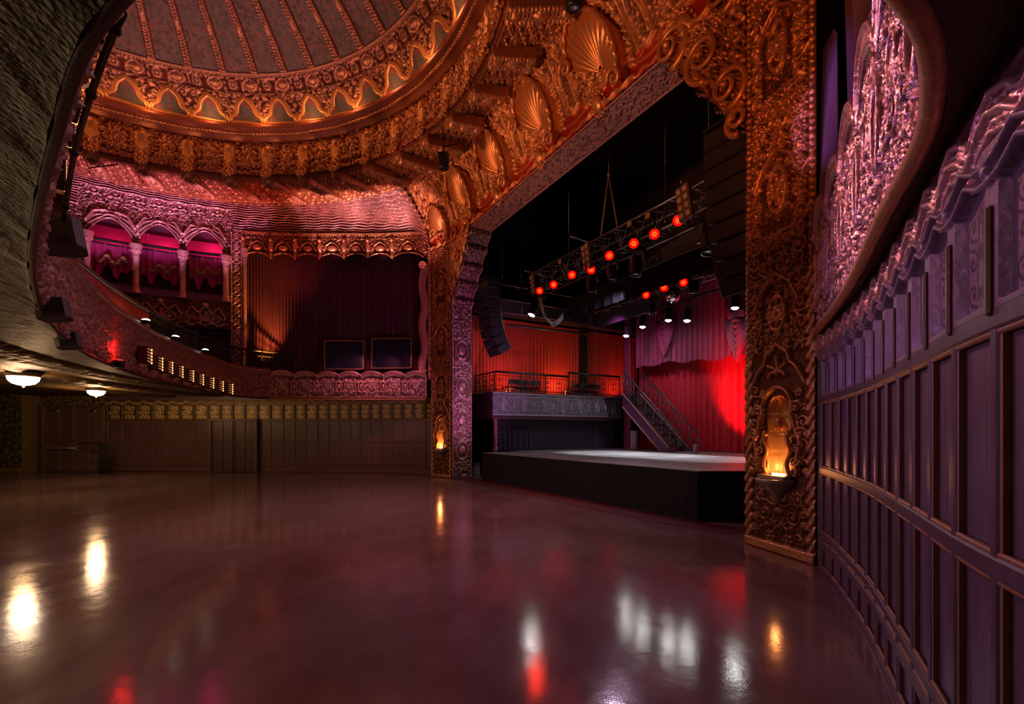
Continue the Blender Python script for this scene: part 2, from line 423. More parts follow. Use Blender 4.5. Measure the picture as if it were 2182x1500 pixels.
# =====================================================================  AUDITORIUM
HREF = W(0, 5, 3)
HALF = [(6.15, .3), (6.5, .72), (6.9, 1.27), (7.42, 2.05), (8.0, 3.05), (8.59, 4.05), (9.1, 5.1), (9.5, 6.3), (9.75, 7.6), (9.8, 8.9), (9.65, 10.4), (9.2, 12.1)]
PU = Path(Wn(HALF), W(0, 5).xy)                                  # upper wall, house left
PUR = Path(Wn([(-a, b) for a, b in HALF[:6]]+[(-9.5, 5.2), (-10.6, 6.4), (-11.6, 8.5)]), W(0, 5).xy)   # right wall, past the camera
PL = Path([((px-CX)/F*Y, Y) for px, Y in ((921, 16.3), (860, 16.7), (800, 16.95), (700, 17.3), (600, 17.6), (500, 17.75), (400, 17.8), (245, 17.8), (50, 17.8), (-120, 17.8), (-400, 17.8))], (0, 0))
C0 = W(0, VC, 0)
def pol(ph, rho, z): return Vector((rho*math.cos(ANG-PI/2+ph), rho*math.sin(ANG-PI/2+ph), z))     # about the dome centre, ph=0 towards the stage
def polg(ph, rho, z):
    ph, rho, z = np.broadcast_arrays(ph, rho, z); b = ANG-PI/2+ph
    return np.stack([rho*np.cos(b), rho*np.sin(b), z], -1)
dg = math.radians
# ---- floor
m, nt, b = new_mat('polished concrete')
f1 = noise(nt, .45, 6, rough=.65, sx=(1, .6, 1)); f2 = noise(nt, 1.6, 8, rough=.75, sx=(1, .5, 1)); f3 = noise(nt, 60, 2)
c = mixc(nt, ramp(nt, f1, [(.38, 0.), (.62, 1.)]), (.12, .052, .04), (.21, .135, .12))
c = mixc(nt, ramp(nt, f2, [(.35, 0.), (.75, .45)]), c, (.25, .17, .155))
nt.links.new(c, b.inputs['Base Color'])
nt.links.new(ramp(nt, f2, [(.3, .07), (.7, .16)]), b.inputs['Roughness'])
hb = mixc(nt, .12, noise(nt, 2.6, 3), noise(nt, 90, 2)); bump(nt, b, hb, .22, .012)
M_floor = m
fl = MB(); fl.add([(-24, -7, 0), (14, -7, 0), (14, 26, 0), (-24, 26, 0)], [(0, 1, 2, 3)]); tag(fl.build('floor', M_floor), kind='structure')
# ---- ceiling: dome, rim, frieze, soffit
DP = np.array([(6.9, 10.15), (6.82, 10.45), (6.66, 10.8), (6.42, 11.12), (5.9, 11.6), (5.0, 12.2), (3.2, 13.0), (.3, 13.5)])
dl = np.concatenate([[0], np.cumsum(np.linalg.norm(np.diff(DP, axis=0), axis=1))])
def dome_at(t): return np.interp(t, dl, DP[:, 0]), np.interp(t, dl, DP[:, 1])
BAND = 1.25
circ = 2*PI*6.8
R = Relief(circ, BAND, .028)
def _f(T):
    T.fill(3, .045, .12, .055, 1600, y0=.02, y1=.78, gap=.8); T.fill(5, .035, .07, .05, 1200, y0=.82, y1=1.14, gap=.8); T.small(4, .025, .03, 300, y1=.8)
R.tiled(15, _f)
R.box(0, circ, 0, .1, .03, .01)
nT = 45
for k in range(nT*2):
    x = (k+.5)*circ/(nT*2)
    R.a[int(.84/R.dy):int(1.13/R.dy), int(max(0, x-.21)/R.dx):int((x+.21)/R.dx)] = 0
    if k % 2: R.ring(x, .98, .18, .03, .07, .68); R.dot(x, .98, .14, .1, .6)
    else: R.ring(x, .98, .1, .025, .04); R.rosette(x, .98, .09, .04, 4)
R.beads(0, circ, .80, .025, .03); R.beads(0, circ, 1.17, .03, .04); R.box(0, circ, 1.2, 1.25, .05, .02)
ph = np.linspace(0, 2*PI, R.nu)[None, :]; t = np.linspace(0, BAND, R.nv)[:, None]; rr, zz = dome_at(t)
ceil = grid('ceiling', polg(ph, rr, zz), M_dome, H=R.a, ref=(0, 0, 6)); ceil.location = C0; tag(ceil, kind='structure')
m, nt, b = new_mat('painted dome panel')
v1 = N(nt, 'ShaderNodeTexVoronoi'); v1.inputs['Scale'].default_value = 4.5; tc = N(nt, 'ShaderNodeTexCoord'); nt.links.new(tc.outputs['Object'], v1.inputs['Vector'])
v2 = noise(nt, 9, 6, rough=.75); v3 = noise(nt, 2.2, 3)
c = mixc(nt, ramp(nt, v2, [(.42, 0.), (.56, 1.)]), (.10, .08, .055), (.24, .17, .15))
c = mixc(nt, ramp(nt, v1.outputs['Distance'], [(.12, .9), (.3, 0.)]), c, (.36, .09, .06))
c = mixc(nt, ramp(nt, v3, [(.4, 0.), (.65, .6)]), c, (.13, .16, .12))
nt.links.new(c, b.inputs['Base Color']); b.inputs['Roughness'].default_value = .6; b.inputs['Metallic'].default_value = .15; bump(nt, b, v2, .5, .02); M_paint = m
t = np.linspace(BAND-.02, dl[-1], 50)[:, None]; rr, zz = dome_at(t)
grid('painted_dome_panels', polg(np.linspace(0, 2*PI, 193)[None, :], rr, zz), M_paint, ceil, ref=(0, 0, 6), world=False)
# crown ring between the upper ends of the panels
R = Relief(2*PI*4.9, .4, .04); R.fill(8, .05, .1, .05, 2500); R.box(0, R.w, 0, .05, .06, .02); R.box(0, R.w, .35, .4, .06, .02)
t = np.linspace(4.0-.2, 4.0+.2, R.nv)[:, None]; rr, zz = dome_at(t*.0+t-.15)
grid('crown_ring', polg(np.linspace(0, 2*PI, R.nu)[None, :], rr-.03, zz-.03), M_dome, ceil, H=R.a, ref=(0, 0, 6), world=False)
# ribs
R = Relief(.2, 3.1, .02)
for k in range(46):
    R.dot(.05, .02+k*.068, .03, .07); R.dot(.15, .05+k*.068, .03, .07); R.dot(.1, .045+k*.068, .025, .05)
R.dot(.1, 2.2, .09, .09, 2.2); R.dot(.1, .9, .07, .07, 2.); R.box(.02, .18, 0, .04, .05)
t = np.linspace(BAND, BAND+3.1, R.nv)[:, None]; rr, zz = dome_at(t); x = np.linspace(-.1, .1, R.nu)[None, :]*np.linspace(1, .75, R.nv)[:, None]
edge = np.cos(np.linspace(-1, 1, R.nu)*PI/2)[None, :]*.03
P = polg(x/np.maximum(rr, .5), rr-.02, zz-.02)
rib0 = grid('rib', P, M_dome, ceil, H=R.a+edge, hgt=np.clip(R.a*16, 0, 1), ref=(0, 0, 6), world=False)
nR = 48
for k in range(1, nR):
    o = rib0.copy(); COL.objects.link(o); o.parent = ceil; o.rotation_euler = (0, 0, 2*PI*k/nR)
# trefoils
half = [(-.40, 0.), (-.415, .07), (-.37, .15), (-.28, .20), (-.235, .27), (-.22, .36), (-.17, .46), (-.08, .54), (0, .60)]
out = half+[(-x, y) for x, y in half[-2::-1]]
def on_dome(x, y, lift): 
    r_, z_ = dome_at(.06+y); r_ -= lift; return pol(x/r_, r_, z_-lift*.25)
mb = MB(); mb.tube([on_dome(x, y, .05) for x, y in out], .05, 8, close=True)
mb.tube([on_dome(x*1.16, y*1.1-.02, .04) for x, y in out], .05, 8)
M_rim = plain('orange gilt', (.72, .38, .14), .35, .5, .2, 8, .3, 40)
tre = mb.build('trefoil_frame', M_rim, ceil, world=False)
m, nt, b = new_mat('trefoil painting'); v2 = noise(nt, 6, 5, rough=.7)
c = ramp(nt, v2, [(.35, (.07, .09, .06)), (.52, (.12, .13, .13)), (.6, (.35, .06, .05)), (.7, (.12, .10, .12))]); nt.links.new(c, b.inputs['Base Color']); b.inputs['Roughness'].default_value = .6; M_tref = m
mb = MB(); pts = [on_dome(x, y, .055) for x, y in out]; cc = on_dome(0, .22, .055); n_ = len(pts)
mb.add(pts+[cc], [(i, (i+1) % n_, n_) for i in range(n_)]); mb.add([p+pol(0, .04, 0) for p in pts], [tuple(range(n_))])
tp = mb.build('painted_plate', M_tref, tre, world=False)
for k in range(1, nT):
    o = tre.copy(); COL.objects.link(o); o.parent = ceil; o.rotation_euler = (0, 0, 2*PI*k/nT); p = tp.copy(); COL.objects.link(p); p.parent = o
# rim moulding
rp = [(6.99, 9.74), (6.9, 9.76), (6.86, 9.83), (6.8, 9.85), (6.8, 9.9), (6.72, 9.92), (6.66, 9.97), (6.64, 10.03), (6.66, 10.08), (6.73, 10.1), (6.76, 10.14), (6.83, 10.15), (6.9, 10.22)]
rp = np.array(rp); ph = np.linspace(0, 2*PI, 361)[None, :]
grid('rim_moulding', polg(ph, rp[:, 0][:, None], rp[:, 1][:, None]), plain('rim moulding red brown', (.34, .10, .045), .35, .4), ceil, ref=(0, 0, 6), world=False)
ph = np.linspace(0, 2*PI, 1801)[None, :]; a = np.linspace(0, 2*PI, 7)[:, None]; r_ = .035*(1+.35*np.cos(ph*450))
grid('rim_beading', polg(ph, 6.78+r_*np.cos(a), 9.86+r_*np.sin(a)), M_gold, ceil, world=False)
# frieze drum with consoles
nB = 42
R = Relief(2*PI*6.98, .95, .028)
def _f(T): T.fill(11, .05, .12, .06, 1500, gap=.78); T.small(12, .022, .04, 700)
R.tiled(14, _f)
for k in range(nB):
    x = (k+.0)*R.w/nB
    for xx in ((x, R.w) if k == 0 else (x,)):
        R.box(xx-.13, xx+.13, .0, .6, .07, .04); R.dot(xx, .7, .15, .1); R.leaf(xx, .25, .2, PI/2, .1)
    x += R.w/nB/2; R.cart(x, .45, .14, .07, 1.8)
R.beads(0, R.w, .03, .03, .05)
grid('frieze', polg(np.linspace(0, 2*PI, R.nu)[None, :], 6.98, np.linspace(8.82, 9.77, R.nv)[:, None]), M_goldred, ceil, H=R.a, ref=(0, 0, 9), world=False)
# boss
mb = MB(); c = pol(0, 6.9, 8.86); mb.ball(c+Vector((0, 0, -.05)), .085, 12)
for k in range(9):
    w_ = 2*PI*k/9; mb.ball(c+pol(PI/2, .13*math.cos(w_), 0)+pol(0, -.02+.05*math.sin(w_), -.03+.12*math.sin(w_)), .045, 8)
mb.ball(c+Vector((0, 0, .12)), .07, 8, (1, 1, 1.4))
M_shell = plain('gilt shell', (.66, .31, .11), .33, .62, .2, 5, .3, 50)
boss = mb.build('boss', M_shell, ceil, world=False)
# soffit ring
RT = [(-70, 9.6), (-45, 9.2), (-25, 8.55), (-13, 8.2), (-6, 8.0), (7, 7.95), (14, 8.22), (29, 8.7), (36, 8.85), (60, 9.3), (75, 9.6), (110, 9.6), (260, 9.6), (290, 9.6)]
def rho3(ph): return np.interp(np.degrees(ph), [a for a, _ in RT], [b for _, b in RT])
Z3 = 9.2
ph0, ph1 = dg(-62), dg(215)
R = Relief(8*(ph1-ph0), 1.6, .02)
def _f(T):
    n1 = 6; p_ = T.w/n1
    for i in range(n1):
        for j in range(5):
            x, y = (i+.5)*p_, .28+j*.26
            if i % 2 == j % 2: T.spiral(x, y, .11, 1 if i % 4 else -1, i+j, 1.4, .085, .026, .05)
            else: T.ring(x, y, .09, .028, .08); T.dot(x, y, .045, .09)
            T.dot(x+p_/2, y+.13, .045, .08, 1.3); T.path([(x+p_*.5, y-.06), (x+p_*.5, y+.04)], .022, .06)
R.tiled(24, _f)
for y in (.06, 1.54): R.beads(0, R.w, y, .03, .05)
R.box(0, R.w, .11, .16, .08, .01); R.box(0, R.w, 1.44, 1.49, .08, .01)
ph = np.linspace(ph0, ph1, R.nu)[None, :]; t = np.linspace(0, 1, R.nv)[:, None]
rr = 6.97+(rho3(ph)-6.97)*t; zz = 8.82+(Z3-8.82)*t
grid('soffit_band', polg(ph, rr, zz), M_goldred, ceil, H=R.a, ref=(0, 0, 4), world=False)  # darker plaster here paints in the shade between the modillions
# bosses and modillions along it
def modillion(L):
    nu_, nv_ = 17, int(L/.03)+2; R = Relief(.36, L, .022)
    for k in range(int(L/.075)):
        for x in (.05, .31): R.dot(x, .04+k*.075, .045, .07, .75)
        R.path([(.12, .04+k*.075), (.18, .06+k*.075), (.24, .04+k*.075)], .02, .06)
    R.dot(.18, L*.5, .11, .11, 1.3); R.dot(.18, L*.12, .09, .1); R.dot(.18, L*.88, .09, .1)
    xs = np.linspace(-.18, .18, R.nu)[None, :]; t = np.linspace(0, 1, R.nv)[:, None]
    g = np.concatenate([np.full((R.nv, 1), -.18), xs.repeat(R.nv, 0), np.full((R.nv, 1), .18)], 1)
    drop = np.concatenate([np.zeros((R.nv, 1)), -.22-R.a, np.zeros((R.nv, 1))], 1)
    rr = 7.02+(L)*t; z = 8.82+(Z3-8.82)*(L*t/1.6)
    P = polg(g/rr, rr, z+drop)
    cap = P[-1:].copy(); cap[:, :, 2] = (z[-1]+.05); cap0 = P[:1].copy(); cap0[:, :, 2] = z[0]+.05
    return np.concatenate([cap0, P, cap], 0), np.concatenate([R.a[:, :1], R.a, R.a[:, -1:]], 1)
done = {}
for k in range(nB):
    ph = 2*PI*k/nB; q = ph if ph < ph1 else ph-2*PI
    if q < ph0: continue
    o = boss if k == 0 else boss.copy()
    if k: COL.objects.link(o); o.parent = ceil; o.rotation_euler = (0, 0, ph)
    L = round(float(rho3(q))-7.02-.12, 1)
    if L not in done:
        P, h = modillion(L); h = np.concatenate([h[:1], h, h[-1:]], 0)
        done[L] = grid('modillion', P, M_gold, ceil, ref=(0, 0, 2), hgt=.25+h*10, world=False); done[L].rotation_euler = (0, 0, ph)
    else:
        o = done[L].copy(); COL.objects.link(o); o.parent = ceil; o.rotation_euler = (0, 0, ph)
# beaded cornice where soffit meets the walls
nC = 2600
ph = np.linspace(ph0, ph1, nC)[None, :]; a = np.linspace(0, 2*PI, 9)[:, None]; r_ = .07*(1+.3*np.cos(ph*260))
grid('cornice_beading', polg(ph, rho3(ph)+r_*np.cos(a), Z3-.03+r_*np.sin(a)), M_gold, ceil, world=False)
# closes the space over the soffit
t = np.linspace(0, 1, 5)[:, None]; ph = np.linspace(dg(62), dg(298), 90)[None, :]
grid('roof_deck', polg(ph, 7.2+6*t, 10.3+t*0), M_dark, ceil, world=False)
# =====================================================================  PROSCENIUM
m, nt, b = new_mat('gilt plaster, red at the foot')
a = N(nt, 'ShaderNodeAttribute', attribute_name='hgt'); pa = N(nt, 'ShaderNodeAttribute', attribute_name='paint')
f = ramp(nt, a.outputs['Fac'], [(.05, 0.), (.3, 1.)]); v = noise(nt, 3.5, 5)
r2 = mixc(nt, v, (.42, .19, .07), (.72, .34, .13)); g2 = mixc(nt, pa.outputs['Fac'], (.17, .065, .028), (.42, .03, .016))  # brown ground carries painted recess shade; red is the paint at the foot
nt.links.new(mixc(nt, f, g2, r2), b.inputs['Base Color'])
b.inputs['Metallic'].default_value = .5; b.inputs['Roughness'].default_value = .38; bump(nt, b, noise(nt, 40, 4), .5, .015); M_head = m
HT = 7.66
def outer(ph):
    """wall line seen from the dome centre: (rho, z)"""
    d = math.degrees(ph)
    lim = math.degrees(math.atan2(5.1, VC)); l2 = math.degrees(math.atan2(6.15, VC-.3))
    s = 1 if d >= 0 else -1; d = abs(d)
    if d <= lim: return VC/math.cos(dg(d)), HT
    if d <= l2:
        f = (d-lim)/(l2-lim); u = 5.1+1.05*f; v = .3*f; return math.hypot(u, VC-v), HT+.0*f
    P = HALF; Q = catmull(P, 300); aa = np.degrees(np.arctan2(Q[:, 0], VC-Q[:, 1])); rr = np.hypot(Q[:, 0], VC-Q[:, 1])
    return float(np.interp(d, aa, rr)), float(np.interp(d, [l2, l2+3], [HT, 8.27]))
def cove(phs, ts):
    o = [outer(p) for p in phs]; ro = np.array([x[0] for x in o])[None, :]; zo = np.array([x[1] for x in o])[None, :]
    ri = rho3(np.array(phs))[None, :]; t = np.asarray(ts)[:, None]
    rho = (1-t)**2*ro+2*t*(1-t)*ro+t*t*ri; z = (1-t)**2*zo+2*t*(1-t)*(zo+(Z3-zo)*.62)+t*t*Z3
    return polg(np.array(phs)[None, :], rho, z)+np.array(C0)[None, None, :]
lim = math.atan2(5.1, VC); lim2 = math.atan2(6.15, VC-.3)
us = np.linspace(-6.6, 6.6, 600); phs = np.where(np.abs(us) <= 5.1, np.arctan2(us, VC), np.sign(us)*(lim+(np.abs(us)-5.1)/1.05*(lim2-lim)))
R = Relief(13.2, 1.9, .022)
SH = [-4.35, -2.35, -.35, 1.65, 3.65, 5.5]
R.fill(23, .06, .17, .075, 4200, y0=.32, y1=1.85, gap=.78); R.small(24, .03, .04, 5000, y0=.32)
def wv(x): return .2+.09*np.cos(x*2*PI/.5)+.05*np.cos(x*2*PI/2.0)
xs = np.linspace(0, 13.2, 700); R.path(np.stack([xs, .07+.03*np.sin(xs*2*PI/.33)], 1), .045, .07); R.path(np.stack([xs, .33+.1*np.cos((xs-6.6+.35)*2*PI/2.0)], 1), .04, .06)
for u in SH:
    x = u+1.0+6.6; R.a[:, int((x-.32)/R.dx):int((x+.32)/R.dx)] *= .3
    R.path([(x-.18, .5), (x-.22, 1.1), (x-.1, 1.6), (x, 1.72), (x+.1, 1.6), (x+.22, 1.1), (x+.18, .5), (x, .38), (x-.18, .5)], .035, .07)
    R.path([(x-.1, .6), (x-.13, 1.1), (x, 1.45), (x+.13, 1.1), (x+.1, .6)], .025, .05); R.dot(x, .5, .08, .09); R.spiral(x-.14, 1.72, .13, 1, 0, 1.4, .08); R.spiral(x+.14, 1.72, .13, -1, PI, 1.4, .08)
pnt = (np.linspace(0, 1.9, R.nv)[:, None] < .42)*np.ones((1, R.nu))
us2 = np.linspace(-6.6, 6.6, R.nu); phs = np.where(np.abs(us2) <= 5.1, np.arctan2(us2, VC), np.sign(us2)*(lim+(np.abs(us2)-5.1)/1.05*(lim2-lim)))
phs = list(phs)
wp = grid('wall_proscenium', cove(phs, np.linspace(0, 1, R.nv)), M_head, H=R.a, ref=HREF, paint=pnt.astype(float)); tag(wp, kind='structure')
def cove_frame(u, t):
    ph = math.atan2(u, VC) if abs(u) <= 5.1 else math.copysign(lim+(abs(u)-5.1)/1.05*(lim2-lim), u)
    P = cove([ph-.004, ph, ph+.004], [t-.02, t, t+.02]); o = Vector(P[1, 1]); x = Vector(P[1, 2]-P[1, 0]).normalized(); y = Vector(P[2, 1]-P[0, 1]).normalized()
    n = x.cross(y).normalized()
    if n.dot(Vector(HREF)-o) < 0: n = -n
    return o, x, y, n
def shell_mesh(o, x, y, n, S=1.0, parent=None):
    nr, na = 36, 150; r = np.linspace(.12, 1, nr)[:, None]; a = np.linspace(-2.05, 1.15, na)[None, :]
    Rm = .52*(1+.32*np.cos(a*.9))*S
    lx = r*Rm*np.sin(a)*.82+.10*(r*Rm*np.cos(a))**2; ly = r*Rm*np.cos(a)*1.3
    rib = np.abs(np.sin(a*15))**.6
    lz = .02+.20*np.sin(r*PI*.66)*(1-.25*np.abs(a)/1.9)*S+.045*rib*r*S
    lz[-1:] = -.02; lz[-2] *= .8
    O = np.array(o)+np.array(y)*(-.12); P = O+lx[:, :, None]*np.array(x)+ly[:, :, None]*np.array(y)+lz[:, :, None]*np.array(n)
    sh = grid('shell', P, M_shell, parent, ref=HREF)
    mb = MB(); rim = [Vector(P[-3, i])+n*.05 for i in range(0, na, 3)]; mb.tube(rim, .035*S, 7)
    # scroll at both ends of the rim, and a beaded boss over the hinge
    def loc(u, v, w_): return Vector(O)+x*u+y*v+n*w_
    for sg, end in ((-1, rim[0]), (1, rim[-1])):
        pts = [end+(x*math.cos(q*sg)+y*math.sin(q))*(.13*(1-q/9.5))*S+n*.06 for q in np.linspace(0, 9, 26)]; mb.tube(pts, [.03*S]*26, 6)
    mb.build('shell_rim', M_shell, sh)
    mb = MB(); cb = loc(.22*S, -.30*S, .12); rot = Matrix((x, y, n)).transposed()
    mb.ball(cb, .105*S, 14, (1, 1.25, .6), rot)
    for k in range(16):
        w_ = 2*PI*k/16; mb.ball(cb+(x*math.cos(w_)*.14+y*math.sin(w_)*.175)*S-n*.02, .028*S, 6)
    mb.build('cartouche', M_shell, sh)
for u in SH[:-1]: shell_mesh(*cove_frame(u, .37), 1.3, wp)
shell_mesh(*cove_frame(5.45, .30), .95, wp)
# -- corbelled opening edge
corb = [(5.1, 0.), (5.1, 5.62)]
for k in range(4):
    u0, z0 = 5.1-.33*k, 5.68+.46*k
    for a in np.linspace(-PI/2, PI/2, 7): corb.append((u0-.07-.09*math.cos(a), z0+.1+.1*math.sin(a)))
    corb.append((u0-.17, z0+.24)); corb.append((u0-.3, z0+.40))
corb += [(3.72, 7.5), (3.67, HT)]
def reveal(side, name):
    pts = [(side*a, b) for a, b in corb]; pts = np.array(pts); d = np.concatenate([[0], np.cumsum(np.linalg.norm(np.diff(pts, axis=0), axis=1))])
    R = Relief(d[-1], .72, .016)
    R.fill(31, .04, .09, .04, 2500, x0=0, x1=5.6, y0=.06, y1=.66); R.small(36, .018, .03, 2500, x1=5.6); R.fill(32, .04, .07, .02, 900, x0=5.6, y0=.05, y1=.66)
    # tall cartouches on the jamb
    for q in (.9, 1.9, 3.0, 4.2): R.a[:, int((q-.3)/R.dx):int((q+.3)/R.dx)] *= .35; R.ring(q, .36, .28, .035, .05, .75); R.dot(q, .36, .16, .05, .8); R.leaf(q+.3, .36, .2, 0, .05); R.leaf(q-.3, .36, .2, PI, .05)
    R.beads(0, R.w, .035, .03, .04); R.beads(0, R.w, .69, .03, .04)
    t = np.linspace(0, d[-1], R.nu); u = np.interp(t, d, pts[:, 0])[None, :]; z = np.interp(t, d, pts[:, 1])[None, :]; v = np.linspace(0, -.72, R.nv)[:, None]
    P = np.stack([MX+DX*u+NX*v, MY+DY*u+NY*v, z+0*v], -1)
    return grid(name, P, M_wave if side > 0 else M_gold, wp, H=R.a, ref=W(0, -.36, 3.5))
reveal(1, 'jamb'); reveal(-1, 'jamb')
R = Relief(7.34, .72, .02); R.fill(35, .05, .13, .045, 2600, y0=.08, y1=.64, gap=.8); R.small(37, .02, .03, 3000); R.box(0, 7.34, 0, .05, .04, .02); R.box(0, 7.34, .67, .72, .04, .02)
u = np.linspace(-3.67, 3.67, R.nu)[None, :]; v = np.linspace(0, -.72, R.nv)[:, None]
grid('arch_soffit', np.stack([MX+DX*u+NX*v, MY+DY*u+NY*v, HT+0*u+0*v], -1), plaster('arch soffit plaster', (.45, .24, .22), (.16, .07, .09), metal=.4), wp, H=R.a, ref=W(0, -.36, 3.5))
# back of the arch, so the stage house sees a wall
mb = MB()
mb.add([W(-7, -.73, HT), W(7, -.73, HT), W(7, -.73, 13), W(-7, -.73, 13)], [(0, 1, 2, 3)]); mb.add([W(5.1, -.73, 0), W(9, -.73, 0), W(9, -.73, 8), W(5.1, -.73, 8)], [(0, 1, 2, 3)]); mb.add([W(-5.1, -.73, 0), W(-9, -.73, 0), W(-9, -.73, 8), W(-5.1, -.73, 8)], [(0, 1, 2, 3)])
mb.build('arch_back', M_dark, wp)
# -- spandrels over the corbels and the splayed pillars
def spandrel(side):
    cz = np.array(corb[1:]); o = np.argsort(cz[:, 0]); R = Relief(1.43, 2.0, .018); R.fill(41 if side > 0 else 43, .06, .16, .075, 1500, gap=.78); R.small(42, .025, .04, 1500); R.beads(0, 0, 0, 0.01, 0)
    u = np.linspace(3.67, 5.1, R.nu); lo = np.array([max([b for a, b in corb[1:] if a >= q-1e-6][-1:] or [5.62]) if True else 0 for q in u])
    lo = np.interp(u, [3.67, 3.8, 4.1, 4.45, 4.75, 5.1], [7.62, 7.4, 7.0, 6.55, 6.1, 5.62])
    t = np.linspace(0, 1, R.nv)[:, None]; z = lo[None, :]+(HT-lo[None, :])*t
    U = side*u[None, :]+0*z; P = np.stack([MX+DX*U, MY+DY*U, z], -1)
    grid('spandrel', P, M_gold, wp, H=R.a, ref=HREF)
spandrel(1); spandrel(-1)
for side in (1, -1):
    mb = MB()
    for (u_, z_, r_, sg) in ((3.85, 7.62, .30, 1), (4.45, 7.05, .30, -1), (4.86, 6.35, .26, 1), (5.0, 5.8, .16, -1), (4.75, 7.75, .24, 1)):
        pts = [W(side*(u_+sg*r_*(1-q/10.5)*math.cos(q)), .06+.012*q, z_+r_*(1-q/10.5)*math.sin(q)) for q in np.linspace(-1.6, 9.9, 50)]
        mb.tube(pts, [.046*(1-.45*k/49) for k in range(50)], 8); mb.ball(W(side*u_, .16, z_), r_*.2, 10)
    mb.build('volute', M_shell, wp)
NZ0, NZ1 = .98, 1.98; NR = .19
def pillar(side):
    R = Relief(1.09, HT, .011 if side < 0 else .014)
    R.fill(51 if side < 0 else 53, .05, .12, .06, 5000, x0=.12, x1=.97, y0=2.55, mirror=True, gap=.76); R.small(50, .018, .035, 6000, .12, .97, 2.5)
    for zc, e, r in ((3.0, 1.6, .19), (4.55, 2.0, .2), (6.35, 2.2, .2)):
        R.a[int((zc-r*e*1.25)/R.dy):int((zc+r*e*1.25)/R.dy), int((.545-r*1.2)/R.dx):int((.545+r*1.2)/R.dx)] *= .25
        R.cart(.545, zc, r*.85, .045, e); R.leaf(.545, zc, r*.9, PI/2, .06, 7, 1.5); R.leaf(.545, zc, r*.9, -PI/2, .06, 7, 1.5)
        R.path([(.2, zc+.1), (.33, zc+.34), (.545, zc+.5), (.76, zc+.34), (.89, zc+.1)], .028, .075)
    # niche surround
    R.fill(57, .05, .09, .05, 500, x0=.12, x1=.33, y0=.95, y1=2.1); R.fill(58, .05, .09, .05, 500, x0=.76, x1=.97, y0=.95, y1=2.1)
    R.fill(59, .05, .11, .026, 1200, x0=.12, x1=.97, y0=.12, y1=.8, mirror=True)
    for sg in (-1, 1):
        x = .545+sg*.31; R.path([(x, 1.02), (x, 1.2), (x+sg*.05, 1.4), (x-sg*.02, 1.55), (x-sg*.08, 1.75)], .035, .07); R.spiral(x+sg*.05, 1.5, .08, sg, 0, 1.4, .08); R.spiral(x-sg*.01, 1.15, .07, -sg, PI, 1.4, .08); R.spiral(x-sg*.02, 1.82, .08, sg, 0, 1.4, .08)
        R.path([(.545+sg*.42, 2.1), (.545+sg*.3, 2.3), (.545+sg*.2, 2.38), (.545+sg*.16, 2.5), (.545, 2.62)], .03, .06)
    R.leaf(.545, 2.25, .2, PI/2, .06)
    R.path([(.545+.24*math.cos(a), 1.78+.3*math.sin(a)) for a in np.linspace(0, PI, 20)], .03, .06)
    for x in (.055, 1.035):
        R.box(x-.055, x+.055, 0, HT, .015, .01); R.rope(x, .1, 3.3 if (x > .5) else 2.3, .09, .04, .15)
        for k in range(62): R.dot(x, (3.4 if x > .5 else 2.4)+k*.085, .036 if k % 3 else .05, .045)
    R.box(0, 1.09, 0, .12, .05, .02)
    s_ = np.linspace(0, 1, R.nu)[None, :]; z = np.linspace(0, HT, R.nv)[:, None]; U = side*(5.1+1.05*s_)+0*z; V = .3*s_+0*z
    P = np.stack([MX+DX*U+NX*V, MY+DY*U+NY*V, z+0*s_], -1)
    xx = np.linspace(0, 1.09, R.nu)[None, :]; yy = z
    hole = (np.abs(xx-.545) < NR) & (yy > NZ0) & (yy < 1.76) | (((xx-.545)/NR)**2+((yy-1.76)/.22)**2 < 1) & (yy >= 1.76)
    mask = ~hole[:-1, :-1]
    pl = grid('pillar', P, M_gold, wp, H=R.a, mask=mask, ref=HREF)
    # niche: tiled half round alcove with a shell head, twisted colonnettes and a basin
    mid = (W(side*5.625, .15, 0)); t = (W(side*6.15, .3)-W(side*5.1, 0)).normalized(); n = Vector((-t.y, t.x, 0))
    if n.dot(Vector(HREF)-mid) < 0: n = -n
    rot = Matrix((t, n, Vector((0, 0, 1)))).transposed()
    def L(x, y, z): return mid+t*x+n*y+Vector((0, 0, z))
    M_tile = plain('glazed niche tile', (.55, .36, .16), .3, .1, .3, 20, .1)
    a = np.linspace(0, PI, 25)[None, :]; zz = np.linspace(NZ0, 1.76, 30)[:, None]
    X = NR*np.cos(a)+0*zz; Y = -.17*np.sin(a)+0*zz; H = np.where((np.abs((zz-NZ0) % .25-.0) < .02) | ((np.arange(25)[None, :] % 8) == 0), 0., .012)
    P = np.array(mid)+X[:, :, None]*np.array(t)+Y[:, :, None]*np.array(n); P[:, :, 2] = zz
    al = grid('niche_alcove', P, M_tile, pl, H=H, ref=L(0, 1, 1.5))
    b2 = np.linspace(0, PI/2, 14)[:, None]; X = NR*np.cos(a)*np.cos(b2); Y = -.17*np.sin(a)*np.cos(b2)*1.0; Z = 1.76+.22*np.sin(b2)+0*a
    P = np.array(mid)+X[:, :, None]*np.array(t)+Y[:, :, None]*np.array(n); P[:, :, 2] = Z
    grid('niche_shell_head', P, M_shell, pl, H=.02*np.abs(np.sin(a*6))*np.cos(b2), ref=L(0, 1, 1.7))
    mb = MB()
    for sg in (-1, 1):
        c_ = [L(sg*(NR-.01)+.02*math.cos(q*9), .03+.02*math.sin(q*9), NZ0+q*.5) for q in np.linspace(0, 1, 60)]
        mb.tube(c_, .028, 8); mb.ball(L(sg*(NR-.01), .03, 1.5), .045, 10); mb.ball(L(sg*(NR-.01), .03, NZ0), .04, 10, (1, 1, .5))
    mb.build('niche_colonnettes', M_shell, pl)
